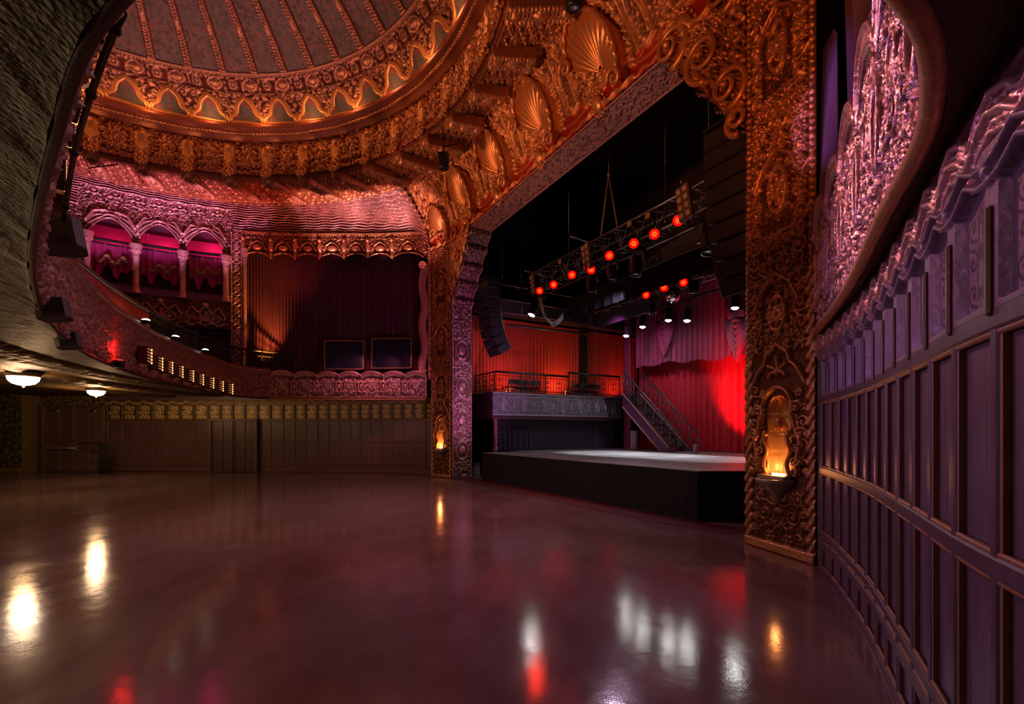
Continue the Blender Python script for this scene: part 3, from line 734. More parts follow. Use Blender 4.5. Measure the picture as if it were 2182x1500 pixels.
    mb = MB(); mb.lathe([(.0, .62), (.04, .64), (.07, .70), (.06, .74), (.15, .80), (.21, .86), (.25, .90), (.25, .93), (.22, .935), (.18, .90), (0, .86)], mid+n*.02, 28)
    mb.box(L(0, .02, .955), (.4, .22, .04), rot); mb.build('basin', plain('marble basin', (.35, .28, .25), .3, .1), pl)
    mb = MB(); mb.box(L(0, .0, .99), (.2, .025, .02), rot); mb.build('lamp_tube', emis('niche lamp', (1, .62, .28), 9), pl)
    point('niche lamp light', L(0, .05, 1.06), 9 if side > 0 else 4.2, (1, .32, .08), .03)
    mb = MB()
    for zc in (1.62,):
        mb.ball(L(0, -.03, zc), .07, 12, (1, .8, 1.3)); mb.tube([L(.1*math.cos(q), -.03, zc-.07+.1*math.sin(q)) for q in np.linspace(0, PI, 12)], .015, 6); mb.tube([L(-.13, .0, 1.5), L(.13, .0, 1.5)], .012, 6)
    mb.build('niche_finial', M_shell, pl)
    # return of the pillar to the wall behind
    return pl
pillar(1); pillar(-1)
# =====================================================================  LOWER WALLS
def stencil(R, x0, x1, y0, y1, tw=.3):
    """gilt stencil inside one arched cell"""
    xm = (x0+x1)/2; w_ = (x1-x0); r = w_*.19; k = (y1-y0)
    for sg in (-1, 1):
        for f, a0 in ((.16, PI/2), (.46, -PI/2), (.77, PI/2)):
            R.spiral(xm+sg*w_*.29, y0+k*f, r, sg, a0*sg, 1.25, .01, r*tw, r*.9)
        R.path([(xm+sg*w_*.06, y0+k*.1), (xm+sg*w_*.12, y0+k*.35), (xm+sg*w_*.06, y0+k*.6), (xm+sg*w_*.1, y0+k*.85)], r*tw*1.1, .01)
    R.dot(xm, y0+k*.5, r*.45, .012, 1.8); R.leaf(xm, y0+k*.78, r*1.2, PI/2, .01, 3, .5); R.leaf(xm, y0+k*.16, r*1.2, -PI/2, .01, 3, .5)
def arch_band(name, path, cells, z0, z1, res, mat, parent, side):
    s0, s1 = cells[0], cells[-1]; R = Relief(s1-s0, z1-z0, res); H = z1-z0
    g = np.zeros_like(R.a); X = R.X+0*R.Y; Y = R.Y+0*R.X
    for a, b_ in zip(cells[:-1], cells[1:]):
        x0, x1 = a-s0+.045, b_-s0-.045; w_ = x1-x0
        stencil(R, x0+.02, x1-.02, .04, H*.80, .13 if mat is M_stenp else .3)
    pat = (R.a > .0045)
    R.a = np.where(pat, -.005 if mat is M_stenp else .009, 0.)
    hg = np.where(pat, 1., 0.)
    for a, b_ in zip(cells[:-1], cells[1:]):
        x0, x1 = a-s0+.045, b_-s0-.045; xm = (x0+x1)/2; hw = (x1-x0)/2
        top = H*.74+.10*np.sqrt(np.clip(1-((X-xm)/hw)**2, 0, 1))
        out_ = ((X >= a-s0) & (X <= b_-s0)) & ((Y > top) | (X < x0) | (X > x1) | (Y < .025))
        R.a = np.where(out_, .032, R.a); hg = np.where(out_, .035, hg)
    zig = []
    for i, (a, b_) in enumerate(zip(cells[:-1], cells[1:])):
        xm = (a+b_)/2-s0; zig += [(a-s0, H*.86), (a-s0+(b_-a)*.22, H*.88), (xm, H*.97)]; zig += [(b_-s0-(b_-a)*.22, H*.88)]
    zig.append((s1-s0, H*.86)); 
    save = R.a.copy(); R.a[:] = 0.
    for off, h in ((0, .06), (-.05, .05)): R.path([(x, y+off) for x, y in zig], .018, h)
    for a in cells: R.dot(a-s0, H*.82, .035, .06)
    hg = np.where(R.a > .01, .06 if mat is M_stenp else .8, hg); R.a = np.where(R.a > save+.004, R.a, save)
    P = path.strip(s0, s1, [(.0, z0), (.0, z1)], R.nu, R.nv)
    return grid(name, P, mat, parent, H=R.a, ref=HREF if side else (0, 5, 2), hgt=hg)
M_bead = plain('worn oak bead', (.26, .12, .055), .38, 0, .3, 9)
def bars(name, path, cells, zs, w_, th, mat, parent, ends=True, bev=.008, z0=0.):
    mb = MB(); bd_ = MB(); top = max(z[1] for z in zs)
    for a in cells:
        n, t = path.frame(a); x, y = path.at(a, th/2-.002); rot = Matrix((t, n, Vector((0, 0, 1)))).transposed()
        mb.box((x, y, (top+z0)/2), (w_, th, top-z0), rot, bev)
        for sg in (-1, 1):
            x, y = path.at(a, th*.3); p = Vector((float(x), float(y), 0))+t*sg*(w_/2+.008)
            bd_.box((p.x, p.y, (top+z0)/2), (.016, th*.75, top-z0), rot)
    for za, zb in zs:
        n_ = max(8, int((cells[-1]-cells[0])/.12)); pr = [(-.005, za), (th+.004-bev, za), (th+.004, za+bev), (th+.004, zb-bev), (th+.004-bev, zb), (-.005, zb)]
        P = np.zeros((len(pr), n_, 3)); a = np.linspace(cells[0]-w_/2, cells[-1]+w_/2, n_)
        for j, (o_, z) in enumerate(pr): x, y = path.at(a, o_); P[j, :, 0] = x; P[j, :, 1] = y; P[j, :, 2] = z
        b0 = len(mb.v); mb.add([tuple(p) for p in P.reshape(-1, 3)], [(j*n_+i, j*n_+i+1, (j+1)*n_+i+1, (j+1)*n_+i) for j in range(len(pr)-1) for i in range(n_-1)])
        for sg, zz in ((1, zb), (-1, za)):
            bd_.tube([Vector((*[float(q) for q in path.at(a_, th*.5)], zz+sg*.006)) for a_ in a], .013, 6)
    bd_.build('bead_moulding', M_bead, parent)
    return mb.build(name, mat, parent)
# left wall
zl1, zl2, zl3, zl4 = 1.95, 1.17, .36, 2.72
sx = [PL.hit(p) for p in (921, 906, 881, 858, 835, 811, 789, 766, 745, 722, 699, 676, 651, 628, 603, 576, 549)]
sx2 = [PL.hit(p) for p in (443.6, 413, 384, 354, 323, 291, 259.6, 228)]
sx3 = [PL.hit(p) for p in (88, 52)]
allc = sx+[PL.hit(522), PL.hit(496), PL.hit(470)]+sx2
wl = grid('wall_left', PL.strip(0, PL.len, [(0, 0), (0, 3.4)], 60, 4), M_woodp, mask=None, ref=(0, 0, 1)); tag(wl, kind='structure')
arch_band('arched_stencil_band', PL, allc, zl1, zl4, .0095, M_sten, wl, 0)
bars('panelling', PL, sx, [(zl1-.03, zl1+.03), (zl2-.03, zl2+.03), (zl3-.025, zl3+.025), (0, .08)], .05, .03, M_wood, wl)
bars('panelling', PL, sx2, [(zl1-.03, zl1+.03), (zl2-.03, zl2+.03), (zl3-.025, zl3+.025), (0, .08)], .06, .03, M_wood, wl)
bars('panelling', PL, sx3, [(zl1-.03, zl1+.03), (zl2-.03, zl2+.03), (zl3-.025, zl3+.025), (0, .08)], .06, .03, M_wood, wl)
R = Relief(PL.hit(52)-PL.hit(225), .4, .02); R.fill(61, .05, .1, .03, 500)
grid('door_head_frieze', PL.strip(PL.hit(225), PL.hit(52), [(.02, 2.5), (.02, 2.9)], R.nu, R.nv), M_brown, wl, H=R.a, ref=(0, 0, 1))
# pier at the left edge
R = Relief(3.4, 2.95, .02); R.fill(63, .06, .13, .03, 2500, y0=.2); R.box(0, 3.4, 0, .18, .05, .02)
pts = [at(-150, 900, 17.2), at(45, 900, 17.2)]; x = np.linspace(pts[0].x, pts[1].x, R.nu)[None, :]; z = np.linspace(0, 2.95, R.nv)[:, None]
pier = grid('pier', np.stack([x+0*z, 17.2+0*x+0*z, z+0*x], -1), M_brown, wl, H=R.a, ref=(0, 0, 1))
mb = MB(); mb.box((pts[1].x-.1, 17.5, 1.475), (.22, .56, 2.95)); mb.build('pier_return', M_brown, wl)
# doors
def panel_door(name, x0, x1, ya, z1, cols, rows, mat, dx, label=None):
    root = empty(name, ((x0+x1)/2, ya, 0), kind='structure')
    mb = MB(); xm = (x0+x1)/2
    for sg in (-1, 1): mb.box((x0 if sg < 0 else x1, ya-.03, z1/2), (.1, .12, z1), None, .01)
    mb.box((xm, ya-.03, z1+.03), (x1-x0+.1, .12, .08), None, .01); mb.build('door_frame', M_trim, root)
    for i in range(2):
        a, b_ = (x0+.05, xm-.01) if i == 0 else (xm+.01, x1-.05)
        mb = MB(); mb.box(((a+b_)/2, ya, z1/2), (b_-a, .04, z1-.03))
        for k in range(cols+1): xx = a+(b_-a)*k/cols; mb.box((xx if 0 < k < cols else (xx+.03 if k == 0 else xx-.03), ya-.03, z1/2), (.05, .03, z1-.04), None, .006)
        for zz in rows: mb.box(((a+b_)/2, ya-.03, zz), (b_-a, .028, .05), None, .006)
        lf = mb.build('door_leaf', mat, root)
        if dx:
            m2 = MB(); q = (a+b_)/2+(.15 if i else -.15); m2.box((q, ya-.07, z1-.16), (.34, .06, .06), None, .01); m2.tube([(q, ya-.1, z1-.12), (q+(.35 if i else .3), ya-.13, z1-.05)], .012, 6); m2.build('door_closer', M_steel, lf)
    return root
M_doorl = wood('brown door', (.14, .07, .045), (.20, .11, .07), .45)
d1 = panel_door('door_1', at(93, 0, 17.7).x, at(222, 0, 17.7).x, 17.72, 2.46, 2, (.36, 1.17, 1.95), M_doorl, True)
mb = MB(); a = at(100, 955, 17.6); b_ = at(163, 955, 17.6); mb.tube([a, b_], .035, 8); mb.box(b_, (.09, .08, .2)); mb.box(a, (.07, .08, .1)); mb.build('push_bar', plain('brushed steel bar', (.6, .52, .4), .35, .7), d1)
d2 = panel_door('door_2', at(449, 0, 17.6).x, at(547, 0, 17.6).x, 17.62, 1.93, 2, (.36, 1.17), M_wood, False)
# wrought iron barrier by the door
bx = empty('crowd_barrier', at(215, 1009, 16.9), 'black wrought iron railing standing in front of the right leaf of the brown double doors', 'railing')
mb = MB(); A, B = at(170, 945, 17.3), at(222, 945, 16.9); mb.tube([A, B], .022, 8); mb.tube([at(205, 962, 17.0), at(222, 962, 16.9)], .015, 6); mb.build('handrail', M_iron, bx)
mb = MB(); x0, x1 = at(211, 0, 16.9).x, at(232, 0, 16.9).x
for x in np.linspace(x0, x1, 4): mb.cyl((x, 16.9, 0), (x, 16.9, EYE-(945-HY)/F*16.9), .016, 8)
for k in range(9):
    for q in range(3):
        cx_ = x0+(q+.5)*(x1-x0)/3; zc = .12+k*.11; mb.tube([(cx_+.04*math.cos(w_), 16.9, zc+.045*math.sin(w_)) for w_ in np.linspace(0, 2*PI, 9)], .009, 5)
mb.tube([(x0, 16.9, .03), (x1, 16.9, .03)], .02, 6); mb.build('scrolled_panel', M_iron, bx)
# right wall
px_r = [1755, 1767, 1780.6, 1797, 1819.4, 1843.6, 1873, 1906.6, 1946, 1990.6, 2039.6, 2091, 2142]
sr = [PUR.hit(p, True) for p in px_r]; sr = [s for s in sr if s is not None]
print('right wall cells', [round(b-a, 2) for a, b in zip(sr[:-1], sr[1:])])
# the panels are even: keep the measured ends, space them evenly
sr = list(np.linspace(sr[0], sr[-1], len(sr))); st = sr[1]-sr[0]
sr = sr+[sr[-1]+st*k for k in range(1, 16)]
sr = [s for s in sr if s < PUR.len-.1]
zr1, zr2, zr3 = 1.87, 1.10, .36
wr = grid('wall_right', PUR.strip(0, PUR.len, [(0, 0), (0, 3.6)], 120, 6), M_woodr, ref=W(-6, 4, 1)); tag(wr, kind='structure')
bars('panelling', PUR, sr, [(zr1-.035, zr1+.035), (zr2-.035, zr2+.035), (zr3+.02, zr3+.07), (zr3-.09, zr3-.03), (0, .05)], .05, .03, M_oakr, wr)
arch_band('arched_panel_band', PUR, sr, zr1+.03, 2.42, .0065, M_stenp, wr, 0)
mb = MB()
for a in sr:
    n, t = PUR.frame(a); x, y = PUR.at(a, .03); mb.box((x, y, 2.05), (.03, .034, .34), Matrix((t, n, Vector((0, 0, 1)))).transposed(), .008)
mb.build('arch_mullions', M_trim, wr)
# wave moulding over the arches
L = sr[-1]-.1; R = Relief(L, .3, .008)
xs = np.linspace(0, L, 1200); ph_ = (xs-sr[0])/st*2*PI
tri = np.abs(((ph_/(2*PI)) % 1)-.5)*2
for k, h, r_ in ((0, .024, .014), (1, .014, .009), (2, .03, .016), (3, .014, .008), (4, .02, .012)): R.path(np.stack([xs, .05+k*.032+.09*tri**1.3-.02*np.cos(2*ph_)*.5], 1), r_, h)
for k, s_ in enumerate(sr):
    R.dot(s_, .04, .03, .03, 1.4); R.leaf(s_+st/2, .05, .06, -PI/2, .022, 5, .9)
    for sg in (-1, 1): R.spiral(s_+st/2+sg*.06, .2, .035, sg, 0, 1.3, .018)
grid('wave_moulding', PUR.strip(0, L, [(.008, 2.33), (.03, 2.62)], R.nu, R.nv), M_wave, wr, H=R.a, ref=W(-6, 4, 1))
# =====================================================================  UPPER LEFT WALL
def Yat(px): 
    x, y = PU.at(PU.hit(px)); return float(y)
def zat(px, py): return EYE+(HY-py)/F*Yat(px)
# wave band, laid over the whole of the cove of the wall
phW = list(np.linspace(lim2+.0, dg(150), 900)); 
R = Relief(20.5, 1.35, .02); Wd = R.w
R = Relief(Wd, 1.35, 20.5/899)
xs = np.linspace(0, Wd, 800); rw = random.Random(5)
for k in range(12):
    R.path(np.stack([xs, .06+k*.112+.020*np.sin(xs*2*PI/.62+k*.35+.8*np.sin(xs*1.3+k))+.012*np.sin(xs*2.3+k*.3)], 1), .040, .13)
# over the arcade the waves give way to foliage and shells
sA, sB = PU.hit(497), PU.hit(160)
def s2x(px): 
    s_ = PU.hit(px); x, y = PU.at(s_); v = Vector((float(x), float(y), 0))-C0.xy.to_3d(); a = (math.atan2(v.y, v.x)-(ANG-PI/2)) % (2*PI); return (a-phW[0])/(phW[-1]-phW[0])*Wd
xa, xb = s2x(497), s2x(165)
i0, i1 = int(xa/R.dx), int(xb/R.dx); R.a[:int(.95/R.dy), i0:i1] = 0
R.fill(71, .045, .11, .08, 4000, x0=xa, x1=xb, y0=0, y1=.95, gap=.76); R.small(72, .022, .05, 4000, xa, xb, 0, .95)
for px in (200, 247, 295, 340, 385, 425, 465): R.a[int(.55/R.dy):int(.95/R.dy), int((s2x(px)-.2)/R.dx):int((s2x(px)+.2)/R.dx)] *= .3; R.cart(s2x(px), .78, .17, .1, 1.1)
mid = phW
R.a = R.a[:, :900]
wu = grid('wall_left_upper', cove(phW, np.linspace(0, 1, R.nv)), M_wave, H=R.a if R.a.shape[1] == 900 else np.pad(R.a, ((0, 0), (0, 900-R.a.shape[1]))), ref=HREF); tag(wu, kind='structure')
# pale wall behind everything on that side
grid('wall_backing', PU.strip(0, PU.len, [(-1.3, 3.3), (-1.3, 8.6)], 60, 4), plain('purple wall paint', (.22, .14, .26), .7), wu, ref=HREF)
grid('recess_ceiling', PU.strip(0, PU.len, [(.0, 8.27), (-1.35, 8.27)], 60, 4), M_dark, wu, ref=HREF)
# valance over the curtain with a scalloped edge
sv0, sv1 = PU.hit(912), PU.hit(519); wv_ = sv1-sv0
cusp = [PU.hit(p)-sv0 for p in (905, 838, 786, 736, 684.5, 632, 580, 521)]
R = Relief(wv_, 1.0, .018); R.fill(75, .04, .09, .06, 3500, y0=.26, y1=.9, gap=.78); R.small(76, .02, .04, 3500, y0=.2)
R.beads(0, wv_, .93, .035, .08); R.box(0, wv_, .96, 1.0, .08, .02); R.beads(0, wv_, .80, .025, .06)
xg = R.X[0]; low = np.zeros_like(xg)
for a, b_ in zip(cusp[:-1], cusp[1:]):
    q = (xg >= a) & (xg <= b_); f = (xg[q]-a)/(b_-a); low[q] = .02+.22*np.sin(PI*f)**.55
    xm = (a+b_)/2; hw = (b_-a)/2; R.a[int(.3/R.dy):int(.62/R.dy), int((xm-.26)/R.dx):int((xm+.26)/R.dx)] *= .3
    R.path([(xm-.26, .40), (xm-.2, .55), (xm, .68), (xm+.2, .55), (xm+.26, .40)], .025, .09); R.dot(xm, .45, .17, .12, .7)
    R.dot(b_, .5, .09, .14, 2.2); R.dot(b_, .72, .07, .16); R.dot(b_, .2, .06, .1, 2.)
    R.path([(a+(b_-a)*f_, .05+.22*math.sin(PI*f_)**.55) for f_ in np.linspace(.02, .98, 24)], .028, .09)
mask = (R.Y[:-1]+0*R.X[:, :-1]) > low[None, :-1]
P = PU.strip(sv0, sv1, [(.06, 7.36), (.10, 8.3)], R.nu, R.nv)
val = grid('valance', P, M_gold, wu, H=R.a, mask=mask, ref=HREF)
# pilaster between arcade and curtain, column shafts
def vstrip(pxa, pxb, z0, z1, off, res, seed, mat, name='pilaster', parent=None):
    s0, s1 = sorted((PU.hit(pxa), PU.hit(pxb))); R = Relief(s1-s0, z1-z0, res); w_ = s1-s0
    k = 0; y = .15
    while y < z1-z0-.1:
        R.ring(w_/2, y, w_*.2, w_*.06, .035); R.dot(w_/2, y, w_*.12, .04)
        for sg in (-1, 1): R.path([(w_/2+sg*w_*.05, y+.13), (w_/2+sg*w_*.3, y+.2), (w_/2+sg*w_*.05, y+.27)], .02, .035)
        y += .36
    for x in (.03, w_-.03):
        n_ = int((z1-z0)/.08)
        for q in range(n_): R.dot(x, (q+.5)*.08, .032, .045)
    P = PU.strip(s0, s1, [(off, z0), (off, z1)], R.nu, R.nv); return grid(name, P, mat, parent or wu, H=R.a, ref=HREF)
vstrip(519, 493, 3.3, 8.3, .08, .016, 1, M_wave)
vstrip(912, 919.5, 3.3, 8.3, .03, .02, 1, M_gold)
def shaft(px, z0, z1, r, off, mat, name='column', spiral=0):
    s_ = PU.hit(px); x, y = PU.at(s_, off); c = Vector((float(x), float(y), 0)); mb = MB(); h = z1-z0
    pr = [(r*1.7, z0), (r*1.7, z0+.08), (r*1.3, z0+.12), (r*1.5, z0+.18), (r*1.05, z0+.24), (r, z0+h*.5), (r*.95, z1-.42), (r*1.3, z1-.38), (r*1.0, z1-.34), (r*1.2, z1-.3), (r*1.9, z1-.05), (r*2., z1)]
    mb.lathe(pr, c, 16)
    for k in range(8): w_ = 2*PI*k/8; mb.ball(c+Vector((r*1.4*math.cos(w_), r*1.4*math.sin(w_), z1-.2)), r*.4, 6)
    return mb.build(name, mat, wu)
# arcade
pa = [(190, 282), (300, 383), (400, 476)]
zb0 = zat(430, 700); zpar = zat(430, 640); zspr = zat(340, 538); 
s0, s1 = PU.hit(492), PU.hit(120); R = Relief(s1-s0, 8.3-zb0, .016)
R.fill(81, .04, .11, .07, 7000, y0=.15, gap=.76); R.small(82, .02, .045, 7000)
X = R.X+0*R.Y; Z = zb0+R.Y+0*R.X; hole = np.zeros_like(R.a, bool); jx = []
for i, (a, b_) in enumerate(pa):
    xa_, xb_ = sorted((PU.hit(a)-s0, PU.hit(b_)-s0)); xm = (xa_+xb_)/2; hw = (xb_-xa_)/2; jx.append((xa_, xb_))
    zap = zat((a+b_)/2, (468, 482, 496)[i]); zs = zap-hw*1.02
    def top_(f): return zs+(zap-zs)*(1-np.abs(f)**1.9)**.62 if False else zs+(zap-zs)*np.where(np.abs(f) < 1, (1-np.abs(f)**1.7)**.75, 0)
    f = (X-xm)/hw; hole |= (np.abs(f) < 1) & (Z < np.where(np.abs(f) < 1, zs+(zap-zs)*np.clip(1-np.abs(f)**1.6, 0, 1)**.8, 0)) & (Z > zpar)
    for off, rr, h in ((.03, .03, .1), (.11, .035, .13), (.2, .03, .1)):
        pts = []
        for q in np.linspace(-1, 1, 40):
            yy = zs+(zap-zs)*max(0, 1-abs(q)**1.6)**.8; k_ = 1+off/hw
            pts.append((xm+q*hw*k_, yy-zb0+off*(1.15 if abs(q) < .3 else .8)))
        R.path(pts, rr, h)
    zig = [(xm-hw*1.15, zs+.25), (xm-hw*.8, zs+.55), (xm-hw*.5, zs+.6), (xm-hw*.25, zap+.1), (xm, zap+.32), (xm+hw*.25, zap+.1), (xm+hw*.5, zs+.6), (xm+hw*.8, zs+.55), (xm+hw*1.15, zs+.25)]
    R.path([(x, z-zb0+.12) for x, z in zig], .05, .16); R.path([(x, z-zb0+.0) for x, z in zig], .025, .12)
hole |= (X > PU.hit(182)-s0+.0) & (Z < zpar-.05) & False
# parapet under the arches
R.a[:int((zpar-zb0)/R.dy)] *= .2
for i, (a, b_) in enumerate(jx):
    xm = (a+b_)/2; hw = (b_-a)/2; R.path([(xm+q*hw*1.1, .62-.1*abs(q)**2+.1*math.cos(q*9)) for q in np.linspace(-1, 1, 40)], .04, .12); R.path([(xm+q*hw*1.1, .12-.05*math.cos(q*9)) for q in np.linspace(-1, 1, 40)], .04, .12)
    R.leaf(xm, .25, .3, PI/2, .12, 7, 1.4); R.dot(xm, .75, .12, .14)
    for sg in (-1, 1): R.spiral(xm+sg*hw*.55, .35, .17, sg, 0, 1.5, .1, .035, .2); R.spiral(xm+sg*hw*.95, .35, .12, -sg, 0, 1.5, .1)
R.fill(83, .04, .08, .05, 600, y0=.05, y1=.6)
P = PU.strip(s0, s1, [(.0, zb0), (.0, 8.3)], R.nu, R.nv)
arc = grid('arcade', P, M_wave, wu, H=R.a, mask=~hole[:-1, :-1], ref=HREF)
for px in (186, 291, 391.5, 484): shaft(px, zpar-.02, zspr+.1 if px != 186 else zspr+.25, .085, .1, M_wave)
shaft(524, 3.35, 7.7, .06, .1, M_wave, 'column')
# pink room behind the arches
M_pink = plain('magenta room paint', (.62, .16, .34), .7, 0, .05)
M_lil = plain('lilac wall paint', (.20, .15, .30), .7, 0, .05)
sa, sb = PU.hit(488), PU.hit(150)
zrod = zat(340, 530); grid('room_back', PU.strip(sa, sb, [(-1.2, zrod-.05), (-1.2, 8.25)], 30, 4), M_pink, wu, ref=HREF)
grid('room_back_lower', PU.strip(sa, sb, [(-.62, zpar), (-.62, zrod+.0)], 30, 4), plain('dark wine wall', (.05, .008, .02), .7), wu, ref=HREF)
grid('room_floor', PU.strip(sa, sb, [(.0, zpar-.0), (-1.2, zpar-.0)], 30, 3), M_lil, wu, ref=(0, 0, 20))
grid('room_ledge', PU.strip(sa, sb, [(-.5, zpar), (-.5, zpar+.42), (-1.2, zpar+.42)], 30, 5), M_lil, wu, ref=HREF)
for i, (a, b_) in enumerate(pa):
    xm_ = (a+b_)/2; e = empty('window_curtain', Vector((*[float(q) for q in PU.at(PU.hit(xm_), -.45)], zpar+.42)), ['magenta curtain with gilt leaf garland in the left pointed arch', 'magenta curtain gathered up with gilt garland in the middle pointed arch', 'magenta curtain with a thin gilt garland in the right pointed arch'][i], 'curtain', 'curtains in the three pointed arches')
    s_0, s_1 = sorted((PU.hit(a-4), PU.hit(b_+4))); zt = zat(xm_, (513, 527, 540)[i]); nu_ = 120; nv_ = 40
    f = np.linspace(0, 1, nu_); hem = zpar+.46+np.clip(np.abs(np.sin(f*PI*(2.2, 2., 2.5)[i]+(.4, 1.2, .2)[i]))*.35+.1*np.sin(f*23), 0, .6)
    t = np.linspace(0, 1, nv_)[:, None]; z = hem[None, :]+(zt-hem[None, :])*t; sarr = s_0+(s_1-s_0)*f
    off = -.42+.05*np.sin(f*50+3*np.sin(f*5))[None, :]*(1-.3*t)+.03*np.sin(f[None, :]*17+t*3)
    P = np.zeros((nv_, nu_, 3))
    for j in range(nv_): x, y = PU.at(sarr, 0); n_x = np.interp(sarr, PU.L, PU.Nn[:, 0]); n_y = np.interp(sarr, PU.L, PU.Nn[:, 1]); P[j, :, 0] = x+n_x*off[j]; P[j, :, 1] = y+n_y*off[j]; P[j, :, 2] = z[j]
    M_mag = bpy.data.materials.get('magenta velvet') or velvet('magenta velvet', (.55, .06, .28))
    grid('cloth', P, M_mag, e, ref=HREF)
    mb = MB()
    pl_ = [Vector((*[float(q) for q in PU.at(a_, -.40)], zt+.0)) for a_ in np.linspace(s_0, s_1, 8)]; mb.tube(pl_, .03, 8); mb.tube([p+Vector((0, 0, .12)) for p in pl_], .05, 6); mb.build('curtain_rod', M_dark, e)
    mb = MB(); q0 = s_0+(s_1-s_0)*.2; q1 = s_0+(s_1-s_0)*.8
    for k in range(16):
        f_ = k/15; z_ = zt-.5+.12*math.sin(f_*11+i)-(.0 if i != 1 else .1); x, y = PU.at(q0+(q1-q0)*f_, -.3); mb.ball((float(x), float(y), z_), .05+.02*(k % 3), 6, (1, .6, .6))
    mb.build('garland', plain('gilt leaves', (.45, .40, .10), .5, .2), e)
    px_, py_ = PU.at(PU.hit(xm_), -.8)
    point('arcade room light', (float(px_), float(py_), zat(xm_, 560)+.75), 12, (1, .03, .17), .1)
# wall under the arcade: lilac with dark double doors
grid('gallery_wall', PU.strip(PU.hit(492), PU.hit(120), [(-.35, 3.2), (-.35, zb0+.05)], 30, 3), M_lil, wu, ref=HREF)
grid('parapet_underside', PU.strip(PU.hit(492), PU.hit(120), [(0, zb0), (-.4, zb0)], 30, 2), M_dark, wu, ref=(0, 0, 0))
dr = empty('door_3', Vector((*[float(q) for q in PU.at(PU.hit(445), -.3)], 3.3)), kind='structure')
M_dkred = wood('dark red door', (.05, .015, .03), (.08, .03, .05), .4)
for pa_, pb_ in ((496, 449), (445, 398)):
    s_0, s_1 = PU.hit(pa_), PU.hit(pb_)
    o = grid('door_leaf', PU.strip(s_0, s_1, [(-.33, 3.3), (-.27, 3.31), (-.27, zb0-.12), (-.33, zb0-.11)], 6, 12), M_dkred, dr, ref=HREF)
    mb = MB()
    for zz in (zb0-.25, 4.05): mb.tube([Vector((*[float(q) for q in PU.at(s_0+(s_1-s_0)*f_, -.22)], zz)) for f_ in (.25, .75)], .025, 6)
    mb.build('door_hardware', M_steel, o)
# lower strip of the left wall under the curtain (behind the box front)
# ---- big curtain
M_cur = velvet('plum velvet', (.085, .018, .035), .75, .2)
def curtain(name, path, s0, s1, z0, z1, off, mat, label, pitch=.16, amp=.045, seed=0, parent=None, nvz=24, hem=None, group=None, gather=None):
    L = s1-s0; nu_ = int(L/.014); f = np.linspace(0, 1, nu_); r = random.Random(seed); ph = f*L/pitch*2*PI
    wob = sum(r.uniform(.3, 1)*np.sin(f*L*r.uniform(.8, 3)+r.uniform(0, 6)) for _ in range(4))
    t = np.linspace(0, 1, nvz)[:, None]
    w_ = amp*(np.sin(ph+wob*1.6)[None, :]*(1-.25*t)+.35*np.sin(ph*2.13+wob*2)[None, :]*(1-t)+.4*np.sin(f*L*2.1+seed)[None, :])
    P = np.zeros((nvz, nu_, 3)); sa_ = s0+L*f; x, y = path.at(sa_); nx = np.interp(sa_, path.L, path.Nn[:, 0]); ny = np.interp(sa_, path.L, path.Nn[:, 1])
    zlo = np.full(nu_, z0) if hem is None else hem(f); 
    for j in range(nvz): P[j, :, 0] = x+nx*(off+w_[j]); P[j, :, 1] = y+ny*(off+w_[j]); P[j, :, 2] = zlo+(z1-zlo)*t[j, 0]
    o = grid(name, P, mat, parent, ref=HREF)
    if label: tag(o, label, 'curtain', group)
    return o
curtain('stage_box_curtain', PU, PU.hit(893), PU.hit(521), 3.3, 7.75, -.12, M_cur, 'tall plum pleated curtain under the scalloped valance on the left wall', .105, .035, 3)
# wavy salmon column at the right end of the curtain
mb = MB(); s_ = PU.hit(903); n, t = PU.frame(s_); x, y = PU.at(s_, .02); c = Vector((float(x), float(y), 0)); pts = [c+t*.05*math.sin(z*4.6)+Vector((0, 0, z)) for z in np.linspace(3.6, 7.15, 60)]
mb.tube(pts, .14, 14)
for zc, sg in ((7.15, 1), (3.62, -1)): mb.tube([c+t*(.12*(1-q/12)*math.cos(q))+n*.12+Vector((0, 0, zc+.12*(1-q/12)*math.sin(q)*sg)) for q in np.linspace(0, 10, 30)], .05, 8)
mb.build('serpentine_column', plain('salmon marbled plaster', (.50, .20, .15), .4, .1, .35, 9, .2), wu)
# =====================================================================  BALCONY
LIP = [(6.22, .42), (6.85, 1.35), (7.35, 2.15), (7.9, 3.1), (8.38, 3.95), (8.52, 4.7), (8.3, 5.6), (7.53, 6.25), (6.5, 6.65), (4.87, 7.15), (3.3, 7.52), (1.73, 7.75), (0, 7.85)]
FULL = [(-a, b) for a, b in LIP]+[(a, b) for a, b in LIP[-2::-1]]
PB = Path(Wn(FULL), W(0, 3).xy, 1400)
def uv_s(u):      # arc length where the lip passes u, between the two wide points
    rel = PB.P-np.array([MX, MY]); uu = rel@np.array([DX, DY]); vv = rel@np.array([NX, NY]); q = [i for i in range(len(uu)) if vv[i] > 5.2]
    return float(np.interp(u, uu[q], PB.L[q]))
balc = empty('balcony', W(0, 7.85, 2.6), 'curved ornate balcony with gilt relief front sweeping overhead and round to the left wall', 'balcony')
sbox = 5.3                       # length of the box fronts at both ends
